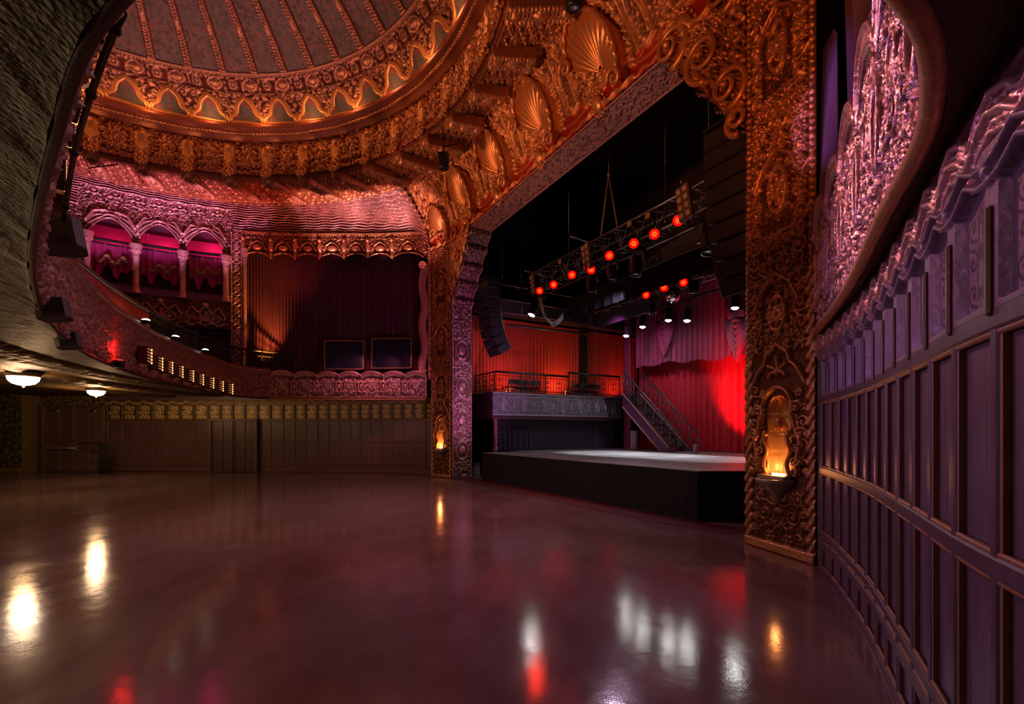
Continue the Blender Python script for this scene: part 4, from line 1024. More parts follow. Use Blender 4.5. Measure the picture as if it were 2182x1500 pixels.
for side in (0, 1):
    s0, s1 = (0, sbox) if side == 0 else (PB.len-sbox, PB.len)
    res = .0085 if side == 0 else .016; L = s1-s0; Hh = .95 if side else 1.35
    R = Relief(L, Hh, res); p = .72; n_ = int(round(L/p)); p = L/n_
    R.fill(91+side, .04, .12, .045 if side else .04, 6000, y0=.06, y1=Hh-.3, gap=.78); R.small(97, .018, .025, 2500, y0=.04, y1=Hh-.25)
    for k in range(n_):
        xm = (k+.5)*p; xe = k*p; hs = Hh/.95
        R.a[int(.1*hs/R.dy):int(.75*hs/R.dy), int((xe-.15)/R.dx) if k else 0:int((xe+.15)/R.dx)] *= .25
        R.cart(xe+.0001, .38*hs, .12, .06, 1.8*hs); R.cart(xm, .45*hs, .10, .05, 1.3)
        for sg in (-1, 1): R.spiral(xm+sg*.17, .25*hs, .08, sg, 0, 1.5, .06); R.spiral(xm+sg*.17, .6*hs, .07, -sg, 0, 1.5, .06)
        hs2 = .17 if side else .33
        for o_, rr, hh_ in ((-.01, .022, .075), (-.06, .05, .045), (-.11, .016, .06), (-.145, .012, .05)): R.path([(xe+f_*p, Hh-hs2-.02+o_+(hs2-.03)*math.sin(PI*f_)**.6) for f_ in np.linspace(.02, .98, 26)], rr, hh_)
        R.dot(xe, Hh-hs2, .045, .09, 1.5)
    R.beads(0, L, .03, .03, .05); hs2 = .17 if side else .33
    ztop = 2.66+Hh
    low = np.array([Hh-hs2+hs2*abs(math.sin(PI*(x/p)))**.6 for x in R.X[0]])
    mask = (R.Y[:-1]+0*R.X[:, :-1]) < low[None, :-1]+.004
    P = PB.strip(s0, s1, [(.02, 2.66), (.04, 2.8), (.04, ztop-.3), (.12, ztop)] if side else [(.0, 2.66), (.01, 2.8), (.01, ztop-.3), (.03, ztop)], R.nu, R.nv)
    if side == 0: R.a *= .6
    grid('box_front', P, M_wave, balc, H=R.a, mask=mask, ref=HREF)
# main front
s0, s1 = sbox-.02, PB.len-sbox+.02
M_fasc = plaster('balcony front plaster', (.36, .16, .13), (.13, .04, .035), metal=.4, rough=.42)
R = Relief(s1-s0, .92, .022); _f = lambda T: (T.fill(95, .04, .12, .06, 3000, y0=.02, y1=.8, gap=.78), T.small(96, .022, .04, 2000)); R.tiled(8, _f); R.box(0, R.w, .84, .92, .06, .02); R.beads(0, R.w, .8, .03, .05)
grid('balcony_front', PB.strip(s0, s1, [(.01, 2.64), (.04, 2.8), (.06, 3.3), (.10, 3.56)], R.nu, R.nv), M_fasc, balc, H=R.a, ref=HREF)
n_ = 500; mb = MB(); mb.tube([Vector((*[float(q) for q in PB.at(a, .03)], 2.62)) for a in np.linspace(.05, sbox+.9, 160)], .036, 10)
mb3 = MB(); mb3.tube([Vector((*[float(q) for q in PB.at(a, .03)], 2.62)) for a in np.linspace(PB.len-sbox, PB.len-.05, 160)], .036, 10)
m2 = MB(); m2.tube([Vector((*[float(q) for q in PB.at(a, .02)], 2.62)) for a in np.linspace(sbox+.9, PB.len-sbox, n_)], .026, 8); m2.build('lip_edge', plain('dark red brown edge', (.06, .02, .018), .5), balc)
mb.build('lip_moulding', plain('worn gilt rail', (.42, .20, .08), .45, .45, .35, 7, .5, 30), balc); mb3.build('lip_moulding', bpy.data.materials['worn gilt rail'], balc)
mb = MB(); mb.tube([Vector((*[float(q) for q in PB.at(a, .09)], 3.58)) for a in np.linspace(s0, s1, 300)], .03, 8); mb.build('front_cap', M_trim, balc)
# soffit running back from the lip
nu_ = 900; ss = np.linspace(0, PB.len, nu_); xx, yy = PB.at(ss)
rel = np.stack([xx-MX, yy-MY], 1); uu = rel@np.array([DX, DY]); vv = rel@np.array([NX, NY])
du, dv = uu-0, vv-1.0; ll = np.hypot(du, dv); du /= ll; dv /= ll
back = np.where(vv > 5.0, np.interp(vv, [5.0, 6.3, 7.8], [2.6, 10, 13]), 2.2)
back = np.where(uu < 0, np.minimum(back, np.interp(vv, [0, 4.8, 6.3, 7.8], [.5, .9, 7, 13])), back)
def soff(t, z): 
    U = uu+du*t; V = vv+dv*t; return np.stack([MX+DX*U+NX*V, MY+DY*U+NY*V, np.full_like(U, 0)+z], 1)
rows = []; zt = [0, .05, .15, .3, .45, .6, .8, 1.0]
NR_ = 170; ts = np.linspace(0, 1, NR_)**1.6
P = np.zeros((NR_, nu_, 3)); Hs = np.zeros((NR_, nu_))
for j, tt in enumerate(ts):
    d_ = back*tt; P[j] = soff(d_, 0); P[j, :, 2] = 2.60+.28*np.clip(d_/1.6, 0, 1)**.7
ornS = ss; dist = back[None, :]*ts[:, None]
per = .42
wave_edge = 1.05+.16*np.abs(np.sin(ornS*PI/per))
Hs = np.where(dist > wave_edge[None, :], .05, 0.)*(dist < 2.2)
Hs += np.where((dist > wave_edge[None, :]+.1) & (dist < 2.1), .035*np.abs(np.sin(ornS*PI/per*1.5)[None, :]*np.sin(dist*9)), 0)
Hs += .006*np.sin(ornS[None, :]*14+2*np.sin(dist*7))*np.sin(dist*11+np.sin(ornS*5)[None, :]*2)*(dist < 1.0)
for d0 in (3.0, 3.3, 5.2, 5.5): Hs += .08*np.exp(-((dist-d0)/.07)**2)*(back[None, :] > d0+.3)
Hs += .04*np.abs(np.sin(ornS*PI/.3))[None, :]*np.exp(-((dist-4.2)/.4)**4)*(back[None, :] > 5)
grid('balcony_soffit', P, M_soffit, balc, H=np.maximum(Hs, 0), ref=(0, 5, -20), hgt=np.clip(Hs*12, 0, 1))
P2 = np.stack([soff(back*0, 3.3), soff(back*.5, 3.32), soff(back*1.0, 3.35)], 0); grid('balcony_deck', P2, M_dark, balc, ref=(0, 0, 20))
# red parapet and its handrail, then the black balustrade to the left wall
u1 = 3.95; sp0, sp1 = uv_s(-7.9), uv_s(u1)
grid('parapet', PB.strip(sp0, sp1, [(-.3, 3.3), (-.3, 4.15), (-.42, 4.16), (-.42, 3.3)], 200, 12), M_redp, balc, ref=HREF)
mb = MB(); mb.tube([Vector((*[float(q) for q in PB.at(a, -.34)], 4.2)) for a in np.linspace(sp0, sp1, 200)], .05, 8); mb.build('parapet_handrail', M_trim, balc)
bl = MB(); e1 = PB.len-.9*1; sb1 = PB.len-3.9
for a in np.arange(sp1, sb1, .1): x, y = PB.at(a, -.36); bl.cyl((float(x), float(y), 3.35), (float(x), float(y), 4.2), .012, 5)
for zz, r_ in ((4.22, .035), (4.05, .014), (3.45, .018)): bl.tube([Vector((*[float(q) for q in PB.at(a, -.36)], zz)) for a in np.linspace(sp1, sb1, 60)], r_, 6)
for a in np.arange(sp1, sb1, 1.3): x, y = PB.at(a, -.36); bl.cyl((float(x), float(y), 3.35), (float(x), float(y), 4.3), .035, 8)
bl.build('balustrade', M_iron, balc)
# sagging conduit that follows the near stretch of the front
mb = MB(); pp = []
for px, py, Y in ((262, 28, 1.72), (245, 62, 1.8), (218, 130, 1.95), (194, 200, 2.15), (174, 265, 2.4), (158, 325, 2.65), (148, 385, 2.95), (140, 440, 3.2), (137, 470, 3.4)): pp.append(at(px, py, Y))
mb.tube(pp, .014, 8)
for p in pp[1:-1:2]: mb.ball(p, .024, 8)
cd = mb.build('lighting_pipe', M_blackm); tag(cd, 'black pipe with clamps running along the near left balcony front', 'pipe')

s_ = PB.hit(232); x, y = PB.at(s_, .14); c = Vector((float(x), float(y), EYE+(HY-772)/F*float(y))); e = empty('red_flood', c, 'small red flood lamp glowing against the balcony relief left of the lit boxes', 'lamp')
mb = MB(); mb.lathe([(0, -.09), (.06, -.09), (.08, .02), (.07, .03)], c, 12); mb.build('housing', M_blackm, e); mb = MB(); mb.ball(c+Vector((0, 0, .02)), .06, 10, (1, 1, .4)); mb.build('lamp_face', emis('red flood face', (1, .03, .02), 8), e)
point('red flood light', c+Vector((.10, -.05, .22)), 5, (1, .02, .02), .04)
# =====================================================================  STAGE HOUSE
def upx(px, v):
    k = (px-CX)/F; return (k*(MY+NY*v)-(MX+NX*v))/(DX-k*DY)
def vpx(px, u):
    k = (px-CX)/F; return (k*(MY+DY*u)-(MX+DX*u))/(NX-k*NY)
def onv(px, py, v):
    p = W(upx(px, v), v); return Vector((p.x, p.y, EYE+(HY-py)/F*p.y))
def onu(px, py, u):
    p = W(u, vpx(px, u)); return Vector((p.x, p.y, EYE+(HY-py)/F*p.y))
Mrot = Matrix.Rotation(ANG, 3, 'Z')          # local x along D (house left), local y = -N side?  y axis = Rot(90) of D
Dv = Vector((DX, DY, 0)); Nv = Vector((NX, NY, 0)); Zv = Vector((0, 0, 1))
MD = Matrix((Dv, Nv, Zv)).transposed()       # local (u, v, z) -> world
def ubox(mb, u0, u1, v0, v1, z0, z1, bev=0.):
    return mb.box(W((u0+u1)/2, (v0+v1)/2, (z0+z1)/2), (abs(u1-u0), abs(v1-v0), abs(z1-z0)), MD, bev)
DK = .86
M_hw = plain('stage house brown black wall', (.035, .022, .022), .8, 0, .4, 2)
mb = MB(); ubox(mb, -8, 10, -10.2, -10, 0, 13); tag(mb.build('wall_stage_back', M_hw), kind='structure')
mb = MB(); ubox(mb, 9.8, 10, -10, -.8, 0, 13); tag(mb.build('wall_stage_left', M_hw), kind='structure')
mb = MB(); ubox(mb, -8.2, -8, -10, -.8, 0, 13); tag(mb.build('wall_stage_right', M_hw), kind='structure')
mb = MB(); ubox(mb, -8, 10, -10, -.8, 12.9, 13); tag(mb.build('ceiling_stage_house', M_black), kind='structure')
# stage
st_ = empty('stage', W(.3, -4, 0), 'raised stage with grey deck and black skirt behind the proscenium', 'stage')
m, nt, b = new_mat('grey stage deck'); v = noise(nt, 1.2, 5); v2 = noise(nt, 30, 3)
nt.links.new(mixc(nt, ramp(nt, v, [(.35, 0.), (.65, 1.)]), (.16, .16, .17), (.30, .295, .305)), b.inputs['Base Color']); nt.links.new(ramp(nt, v2, [(.3, .3), (.7, .48)]), b.inputs['Roughness']); M_deck = m
poly = [(-3.75, -.72), (4.31, -.72), (4.31, -2.2), (6.2, -2.2), (6.2, -9.9), (-7.9, -9.9), (-7.9, -2.3), (-4.7, -2.3)]
mb = MB(); n_ = len(poly); mb.add([W(a, b_, DK) for a, b_ in poly]+[W(a, b_, DK-.1) for a, b_ in poly], [tuple(range(n_)), tuple(range(2*n_-1, n_-1, -1))]+[(i, i+n_, (i+1) % n_+n_, (i+1) % n_) for i in range(n_)])
mb.build('deck', M_deck, st_)
def skirt(pts, name='skirt'):
    P_ = Path(Wn(pts) if len(pts) > 2 else Wn([pts[0], ((pts[0][0]+pts[1][0])/2, (pts[0][1]+pts[1][1])/2), pts[1]]), W(0, 6).xy, 200); nu_ = int(P_.len/.02); z = np.linspace(0, DK-.015, 6)[:, None]; a = np.linspace(0, P_.len, nu_); x, y = P_.at(a, .015)
    return grid(name, np.stack([x[None, :]+0*z, y[None, :]+0*z, z+0*a[None, :]], -1), M_black, st_, H=.006*np.sin(a*20+np.sin(a*3)*3)[None, :]*(1-z), ref=W(0, 6, .5), hgt=np.zeros((6, nu_)))
skirt([(-3.75, -.72), (4.31, -.72)]); skirt([(-3.75, -.72), (-4.2, -1.47)]); skirt([(4.31, -.72), (4.31, -2.2)]); skirt([(4.31, -2.2), (6.2, -2.2)])
mb = MB(); n_ = 60; A = [(5.05, -.05), (-3.2, -.02), (-4.9, -.35), (-4.9, -.9), (-3.75, -.72), (5.05, -.72)]
mb.add([W(a, b_, .006) for a, b_ in A], [tuple(range(len(A)))]); tag(mb.build('trim_1', plain('dark red brown sill', (.10, .018, .015), .45, 0, .3, 3)), kind='structure')
# side gallery with relief front
gal = empty('side_gallery', W(5.4, -4, 2.06), 'grey gallery with moulded plaster front on the left side of the stage', 'gallery')
R = Relief(6.4, .78, .016); R.box(0, 6.4, .72, .78, .05, .02); R.box(0, 6.4, 0, .05, .04, .02)
p = 6.4/7
R.fill(101, .04, .08, .022, 3000, y0=.08, y1=.66, gap=.8)
for k in range(7):
    x = (k+.5)*p; R.a[int(.15/R.dy):int(.6/R.dy), int((x-.13)/R.dx):int((x+.13)/R.dx)] = 0; R.ring(x, .36, .11, .03, .04, 1.7); R.dot(x, .36, .07, .04, 2); R.dot(k*p, .35, .06, .045, 2.6); R.path([(k*p+f_*p, .62+.05*math.sin(PI*f_)) for f_ in np.linspace(0, 1, 14)], .02, .03)
v = np.linspace(-1.28, -7.0, R.nu)[None, :]; z = np.linspace(2.06, 2.84, R.nv)[:, None]; u = 4.7
M_grey = plaster('silver grey plaster relief', (.26, .25, .28), (.12, .11, .14), metal=.35, rough=.42)
grid('gallery_front', np.stack([MX+DX*u+NX*v+0*z, MY+DY*u+NY*v+0*z, z+0*v], -1), M_grey, gal, H=R.a, ref=W(0, -3, 2))
mb = MB(); ubox(mb, 4.66, 9.5, -7.0, -1.24, 2.8, 2.86, .01); ubox(mb, 4.72, 9.5, -7.0, -1.28, 1.95, 2.06); ubox(mb, 4.74, 9.5, -1.34, -1.28, 2.06, 2.82); mb.build('gallery_slab', plain('dark plum paint', (.06, .02, .03), .6), gal)
mb = MB(); c = W(4.9, -1.5, 0); mb.lathe([(.09, DK), (.09, 1.0), (.055, 1.04), (.055, 1.9), (.09, 1.95), (.09, 2.0)], c, 14)
for k in range(3): mb.tube([c+Vector((.055*math.cos(q*12+k*2.1), .055*math.sin(q*12+k*2.1), 1.02+.9*q)) for q in np.linspace(0, 1, 60)], .02, 6)
mb.build('twisted_column', plain('pink twisted plaster', (.40, .12, .20), .4, .3), gal)
# railing on the gallery
gr = empty('gallery_railing', W(4.75, -4, 2.86), 'black wrought iron railing with scrolls along the edge of the side gallery', 'railing')
def rail_run(mb, a, b_, h, n_post, scroll=True, dirv=None, step=.12, curls=MB):
    a = Vector(a); b_ = Vector(b_); L = (b_-a).length; d = (b_-a)/L
    for z_, r_ in ((h, .028), (h-.1, .01), (.08, .014)): mb.tube([a+Zv*z_, b_+Zv*z_], r_, 8)
    for k in range(n_post+1): p_ = a+(b_-a)*k/n_post; mb.cyl(p_, p_+Zv*(h+.0), .02, 8)
    n_ = int(L/step)
    for k in range(n_):
        p_ = a+d*(k+.5)*L/n_; mb.cyl(p_+Zv*.06, p_+Zv*(h-.1), .007, 5)
        if k % 4 == 1:
            c = p_+Zv*h*.6
            for sg in (-1, 1):
                mb.tube([c+d*sg*.06+(d*math.cos(w_)*sg+Zv*math.sin(w_))*.07*(1-w_/9) for w_ in np.linspace(0, 8, 20)], .008, 5); mb.tube([c+d*sg*.06+(d*math.cos(w_)*sg-Zv*(math.sin(w_)+.0))*.06*(1-w_/9)-Zv*.16 for w_ in np.linspace(0, 8, 18)], .008, 5)
            mb.ball(c, .028, 6)
mb = MB(); rail_run(mb, W(4.76, -1.4, 2.86), W(4.76, -4.45, 2.86), .66, 3); rail_run(mb, W(4.76, -4.45, 2.86), W(4.76, -6.95, 2.86), .80, 2); rail_run(mb, W(4.76, -1.4, 2.86), W(6.2, -1.36, 2.86), .66, 1)
mb.build('rail_panels', M_iron, gr)
mb = MB(); mb.tube([W(4.76, -1.4, 3.54), W(4.76, -4.45, 3.54)], .03, 8); mb.tube([W(4.76, -4.45, 3.68), W(4.76, -6.95, 3.68)], .03, 8); mb.build('handrail', M_blackm, gr)
# curtains on the stage
def upath(pts, ref): return Path(Wn(pts if len(pts) > 2 else [pts[0], ((pts[0][0]+pts[1][0])/2, (pts[0][1]+pts[1][1])/2), pts[1]]), ref.xy)
M_red = velvet('red velvet', (.62, .07, .03), .7, .3)
M_redb = velvet('crimson velvet', (.60, .012, .035), .65, .3)
M_plum = velvet('plum drape', (.34, .045, .12), .6, .5)
M_blk = velvet('black drape', (.045, .035, .06), .8, .3)
P_ = upath([(6.4, -1.0), (6.4, -6.25)], W(0, -3)); curtain('gallery_curtain', P_, 0, P_.len, 2.88, 5.75, 0, M_red, 'long red pleated curtain behind the side gallery, left of the black post', .15, .04, 21)
P_ = upath([(6.4, -6.55), (6.4, -9.6)], W(0, -3)); curtain('gallery_curtain', P_, 0, P_.len, 2.88, 5.75, 0, M_red, 'narrower red pleated curtain at the far end of the gallery, right of the black post', .15, .04, 22)
P_ = upath([(5.2, -1.6), (5.2, -7.0)], W(0, -3)); curtain('masking_curtain', P_, 0, P_.len, DK+.01, 1.94, 0, M_blk, 'dark grey violet curtain hanging under the side gallery', .2, .03, 23)
P_ = upath([(4.72, -7.15), (4.2, -6.9), (3.95, -6.75)], W(0, 3)); curtain('leg_curtain', P_, 0, P_.len, DK+.01, 6.3, 0, M_plum, 'narrow plum leg curtain hanging at the end of the side gallery', .16, .05, 24)
P_ = upath([(4.4, -7.6), (-6.5, -7.3)], W(0, 3)); curtain('backdrop_curtain', P_, 0, P_.len, DK+.01, 6.4, 0, M_redb, 'wide crimson backdrop curtain across the rear of the stage', .26, .055, 25, amp=.06) if False else curtain('backdrop_curtain', P_, 0, P_.len, DK+.01, 6.4, 0, M_redb, 'wide crimson backdrop curtain across the rear of the stage', .26, .06, 25)
P_ = upath([(3.9, -6.95), (-6, -6.85)], W(0, 3)); Lp = P_.len
curtain('backdrop_valance', P_, 0, Lp, 3.9, 6.6, 0, M_plum, 'plum swagged valance hanging across the top of the crimson backdrop', .24, .06, 26, hem=lambda f: 3.86+.05*np.sin(f*Lp*5)+.08*np.sin(f*Lp*1.3))
# V shaped swags pinned on the valance
for px, i in ((1418, 0), (1572, 1)):
    e = empty('swag', onv(px, 700, -6.75), ['plum V-shaped swag pinned on the valance near the left end', 'plum V-shaped swag pinned on the valance beside the right pillar'][i], 'curtain', 'swags on the backdrop valance'); mb = MB()
    for k in range(7):
        hw = .42*(1-k*.11); p0 = e.location+Dv*hw+Zv*(.35-.03*k); p1 = e.location-Dv*hw+Zv*(.35-.03*k); lo_ = e.location-Zv*(.95-.2*k)+Nv*(.03+.015*k); mb.tube([p0, p0*.45+lo_*.55+Dv*.03, lo_, p1*.45+lo_*.55-Dv*.03, p1], [.05, .07, .075, .07, .05], 8)
    mb.box(e.location+Zv*.42+Nv*.05, (.55, .1, .22), MD, .03); mb.build('swag_folds', M_plum, e)
mb = MB(); ubox(mb, 6.25, 6.5, -6.56, -6.3, 2.86, 6.0); tag(mb.build('gallery_post', M_black), 'black post between the two red gallery curtains', 'post')
# beam, catwalk and pipe above the gallery curtains
cw = empty('catwalk', W(6.0, -5, 5.8), 'dark steel catwalk with pale edge rails above the red gallery curtains', 'catwalk')
mb = MB(); ubox(mb, 6.0, 7.2, -9.8, -1.0, 5.85, 5.95); ubox(mb, 6.0, 6.05, -9.8, -1.0, 5.95, 6.35); mb.build('walkway', plain('catwalk grey', (.08, .075, .08), .5, .3), cw)
mb = MB()
for z_ in (5.9, 6.37, 6.9): mb.tube([W(5.97, -1, z_), W(5.97, -9.8, z_)], .02, 6)
for k in range(9): mb.cyl(W(5.97, -1-k*1.1, 5.9), W(5.97, -1-k*1.1, 6.9), .015, 6)
mb.build('rail', M_steel, cw)
mb = MB(); a, b_ = onu(1082, 693, 5.6), onu(1256, 712, 5.6); mb.tube([a, b_], .05, 10)
for f_ in (0., .5, .98): mb.ball(a+(b_-a)*f_, .065, 8)
tag(mb.build('curtain_pipe', plain('grey green pipe', (.13, .14, .12), .35, .5)), 'long grey pipe hung across the top of the red gallery curtains', 'pipe')
# chairs stored on the gallery
def storage_chair():
    r = empty('stacked_chair', (0, 0, 0)); mb = MB()
    for sx_ in (-.2, .2):
        mb.tube([(sx_, -.2, 0), (sx_, -.18, .22), (sx_, .16, .24), (sx_, .26, .5)], .012, 6); mb.tube([(sx_, .22, 0), (sx_, .1, .22)], .012, 6)
    mb.tube([(-.2, .26, .5), (.2, .26, .5)], .012, 6); mb.build('frame', M_steel, r, world=False)
    mb = MB(); mb.box((0, -.02, .25), (.4, .38, .03), None, .01); mb.build('seat', plain('brown chair pad', (.10, .05, .04), .6), r, world=False)
    mb = MB(); mb.box((0, .24, .42), (.38, .03, .16), None, .01); mb.build('backrest', bpy.data.materials['brown chair pad'], r, world=False); return r
ch0 = storage_chair(); g_ = 'chairs stored behind the gallery railing'
for i in range(14):
    v_ = -2.4-i*.16 if i < 7 else -5.2-(i-7)*.17; o = ch0 if i == 0 else dup(ch0)
    o.location = W(5.5, v_, 2.86); o.rotation_euler = (0, 0, ANG+PI/2)
    tag(o, ('chair in the left row behind the gallery railing, ' if i < 7 else 'chair in the right row behind the gallery railing, ')+ordn(i % 7)+' from the left', 'chair', g_)
# stair
sr_ = empty('staircase', W(2.6, -6.5, DK), 'staircase with plum side and black iron scroll balustrades at the rear of the stage', 'staircase')
uT, uB, zT = 3.6, 1.5, 2.84; ns = 11; sl = (zT-DK)/(uT-uB)
mb = MB()
for k in range(ns):
    a = uT-(uT-uB)*k/ns; z_ = zT-(zT-DK)*(k+1)/ns; ubox(mb, a, a-(uT-uB)/ns-.02, -6.95, -6.1, z_-.03, z_+.03) if z_ > DK+.05 else None
ubox(mb, 3.6, 4.7, -6.95, -6.1, 2.76, 2.84); mb.build('treads', M_dark, sr_)
for vv_ in (-6.06, -6.98):
    mb = MB(); pl_ = [(uT+.05, zT+.06), (uB, DK+.10), (uB-.12, DK), (uB+.38, DK), (uT+.05, zT-.42)]
    mb.add([W(a, vv_, z_) for a, z_ in pl_]+[W(a, vv_-.05, z_) for a, z_ in pl_], [(0, 1, 2, 3, 4), (9, 8, 7, 6, 5)]+[(i, i+5, (i+1) % 5+5, (i+1) % 5) for i in range(5)])
    mb.build('stringer', plain('plum stair side', (.16, .04, .12), .45), sr_)
    mb = MB(); mb.tube([W(uT+.05, vv_+.02, zT+.07), W(uB, vv_+.02, DK+.11)], .022, 6); mb.tube([W(uT+.05, vv_+.02, zT-.42), W(uB+.38, vv_+.02, DK+.01)], .022, 6); mb.build('stringer_edge', plain('pale worn edge', (.40, .30, .28), .5), sr_)
    mb = MB(); sd = (W(uB, 0, DK)-W(uT, 0, zT)); L_ = sd.length; sd.normalize()
    for h_, r_ in ((.88, .03), (.12, .014)): mb.tube([W(uT, vv_, zT+h_), W(uB-.35, vv_, DK+h_-.35*sl*.85)], r_, 8)
    for k in range(15):
        q = k/14; p_ = W(uT+(uB-.35-uT)*q, vv_, zT+(DK-zT)*min(1, q*(uT-uB+.35)/(uT-uB))); h_ = max(.1, zT+.88-sl*(uT-uB+.35)*q-p_.z); mb.cyl(p_, p_+Zv*h_, .009, 5)
        c = p_+Zv*h_*.55
        if k % 2 == 0:
            for sg in (-1, 1):
                for zz in (.16, -.14):
                    mb.tube([c+Zv*zz*h_/.88+(Dv*math.cos(w_)*sg+Zv*math.sin(w_))*.1*(1-w_/8.5)*(h_/.88)+Dv*sg*.05 for w_ in np.linspace(0, 7.8, 20)], .010, 5)
            for w_ in range(6): mb.ball(c+(Dv*math.cos(w_*1.047)+Zv*math.sin(w_*1.047))*.045, .022, 5)
            mb.ball(c, .03, 6)
    mb.build('balustrade', plain('iron with silver wear', (.12, .12, .12), .35, .6), sr_)
# small things at the foot of the stair
e = empty('cabinet', onv(1351, 958, -6.3).xy.to_3d()+Zv*DK, 'narrow pale cabinet door under the staircase at the rear of the stage', 'cabinet'); mb = MB(); mb.box(e.location+Zv*.35, (.26, .12, .7), MD, .01); mb.build('body', plain('pale cabinet', (.30, .25, .24), .5), e); mb = MB(); mb.box(e.location+Zv*.35+Nv*.07, (.2, .02, .62), MD, .005); mb.ball(e.location+Zv*.35+Nv*.09+Dv*.07, .012, 6); mb.build('door', plain('paler cabinet door', (.38, .32, .30), .5), e)
c = onv(1482, 962, -6.0); c.z = DK; mb = MB(); mb.lathe([(0, 0), (.08, 0), (.09, .03), (.08, .06), (.075, .2), (.09, .23), (.08, .26), (0, .27)], c, 16); tag(mb.build('floor_can', plain('lilac metal can', (.30, .22, .34), .35, .5)), 'small lilac metal can standing on the stage near the foot of the staircase', 'lamp')  # unidentified can on the stage floor, gives no light
# ---- trusses
def truss(name, v, z, u0, u1, s_, label):
    e = empty(name, W((u0+u1)/2, v, z), label, 'truss')
    n_ = int(abs(u1-u0)/.55)
    for a in (-1, 1):
        for b_ in (-1, 1):
            mb = MB(); mb.tube([W(u0, v+a*s_, z+b_*s_), W(u1, v+a*s_, z+b_*s_)], .024, 8); mb.build('chord', M_steel, e)
    mb = MB()
    for k in range(n_):
        ua, ub = u0+(u1-u0)*k/n_, u0+(u1-u0)*(k+1)/n_; um = (ua+ub)/2
        for a in (-1, 1):
            mb.tube([W(ua, v+a*s_, z-s_), W(um, v+a*s_, z+s_)], .012, 5); mb.tube([W(um, v+a*s_, z+s_), W(ub, v+a*s_, z-s_)], .012, 5)
            mb.tube([W(ua, v-s_, z+a*s_), W(um, v+s_, z+a*s_)], .012, 5); mb.tube([W(um, v+s_, z+a*s_), W(ub, v-s_, z+a*s_)], .012, 5)
        mb.tube([W(ua, v-s_, z-s_), W(ua, v+s_, z-s_), W(ua, v+s_, z+s_), W(ua, v-s_, z+s_), W(ua, v-s_, z-s_)], .012, 5)
    mb.build('bracing', M_steel, e); return e
t1 = truss('lighting_truss', -2.15, 6.15, 3.25, -4.6, .27, 'front aluminium lighting truss carrying the long row of red lamps')
t2 = truss('lighting_truss', -4.7, 5.78, 3.4, -4.2, .2, 'rear aluminium lighting truss above the mirror ball')
mb = MB(); mb.tube([W(4.2, -5.5, 5.45), W(-4.5, -5.5, 5.45)], .035, 8)
for u in (3.5, 1.2, -1, -3.2): mb.cyl(W(u, -5.5, 5.45), W(u, -5.5, 12.8), .006, 5)
tag(mb.build('lighting_pipe', M_blackm), 'black pipe batten from which the white downlights hang', 'pipe')
for (pa_, pb_, v_, i) in (((1218, 504), (1292, 512), -2.1, 0), ((1452, 388), (1528, 412), -2.1, 1), ((1120, 577), (1160, 580), -2.1, 2)):
    a = onv(pa_[0], pa_[1], v_); b_ = a+(-Nv*1.2)+Vector((0, 0, -.05)); mb = MB(); mb.tube([a, b_], .03, 8); mb.ball(a, .045, 8)
    tag(mb.build('spreader_pipe', M_steel), 'silver cross pipe lying on top of the front truss, '+['near its middle', 'near the right speaker column', 'at its left end'][i], 'pipe', 'cross pipes on the front truss')
# red LED pars
M_lens = emis('red led face', (1, .0, .0), 2.2); M_led = emis('amber led', (1, .55, .05), 1.3)
def led_par():
    r = empty('led_par', (0, 0, 0)); mb = MB(); Rx = Matrix.Rotation(dg(90), 3, 'X')
    mb.lathe([(0, -.14), (.07, -.14), (.105, -.10), (.12, 0), (.125, .08), (.11, .08), (.11, .07), (.0, .07)][:6], (0, 0, 0), 18, Rx); mb.build('housing', M_blackm, r, world=False)
    mb = MB(); mb.lathe([(.0, .06), (.108, .06)], (0, 0, 0), 18, Rx); ln = mb.build('lens', M_lens, r, world=False)
    mb = MB()
    for rr_, n_ in ((0, 1), (.045, 6)):
        for k in range(n_): mb.ball((rr_*math.cos(2*PI*k/n_), -.065, rr_*math.sin(2*PI*k/n_)), .013, 6)
    mb.build('led_cells', M_led, ln, world=False)
    mb = MB(); mb.tube([(-.14, 0, 0), (-.14, 0, .17), (.14, 0, .17), (.14, 0, 0)], .012, 6); mb.cyl((0, 0, .17), (0, 0, .25), .02, 8); mb.build('yoke', M_blackm, r, world=False); return r
def aim(o, to): o.rotation_euler = (Vector(to)-o.location).to_track_quat('-Y', 'Z').to_euler()
lp0 = led_par(); first = True
tgt = Vector((-.6, 1.5, 1.6))
for i, (px, py) in enumerate(((1150, 620), (1180, 607), (1219, 586), (1260, 575), (1299, 545), (1351, 519), (1395, 499), (1446, 470))):
    o = lp0 if first else dup(lp0); first = False; o.location = onv(px, py, -1.8); aim(o, tgt+Vector((0, 0, 1.))); tag(o, f'red LED par on the front truss, {ordn(i)} from the left end', 'stage light', 'red LED pars on the front truss')
    if i % 2 == 0: spot('led par beam', o.location+Nv*.12, W(0, 2.5, 1), 120, (1, .03, .01), 70, .8, .08)
for i, (px, py) in enumerate(((1377, 629), (1415, 613), (1457, 602))):
    o = dup(lp0); o.location = onv(px, py, -4.4); aim(o, tgt+Vector((0, 0, 1.))); tag(o, f'red LED par on the rear truss, {ordn(i)} from the left, near the mirror ball', 'stage light', 'red LED pars on the rear truss')
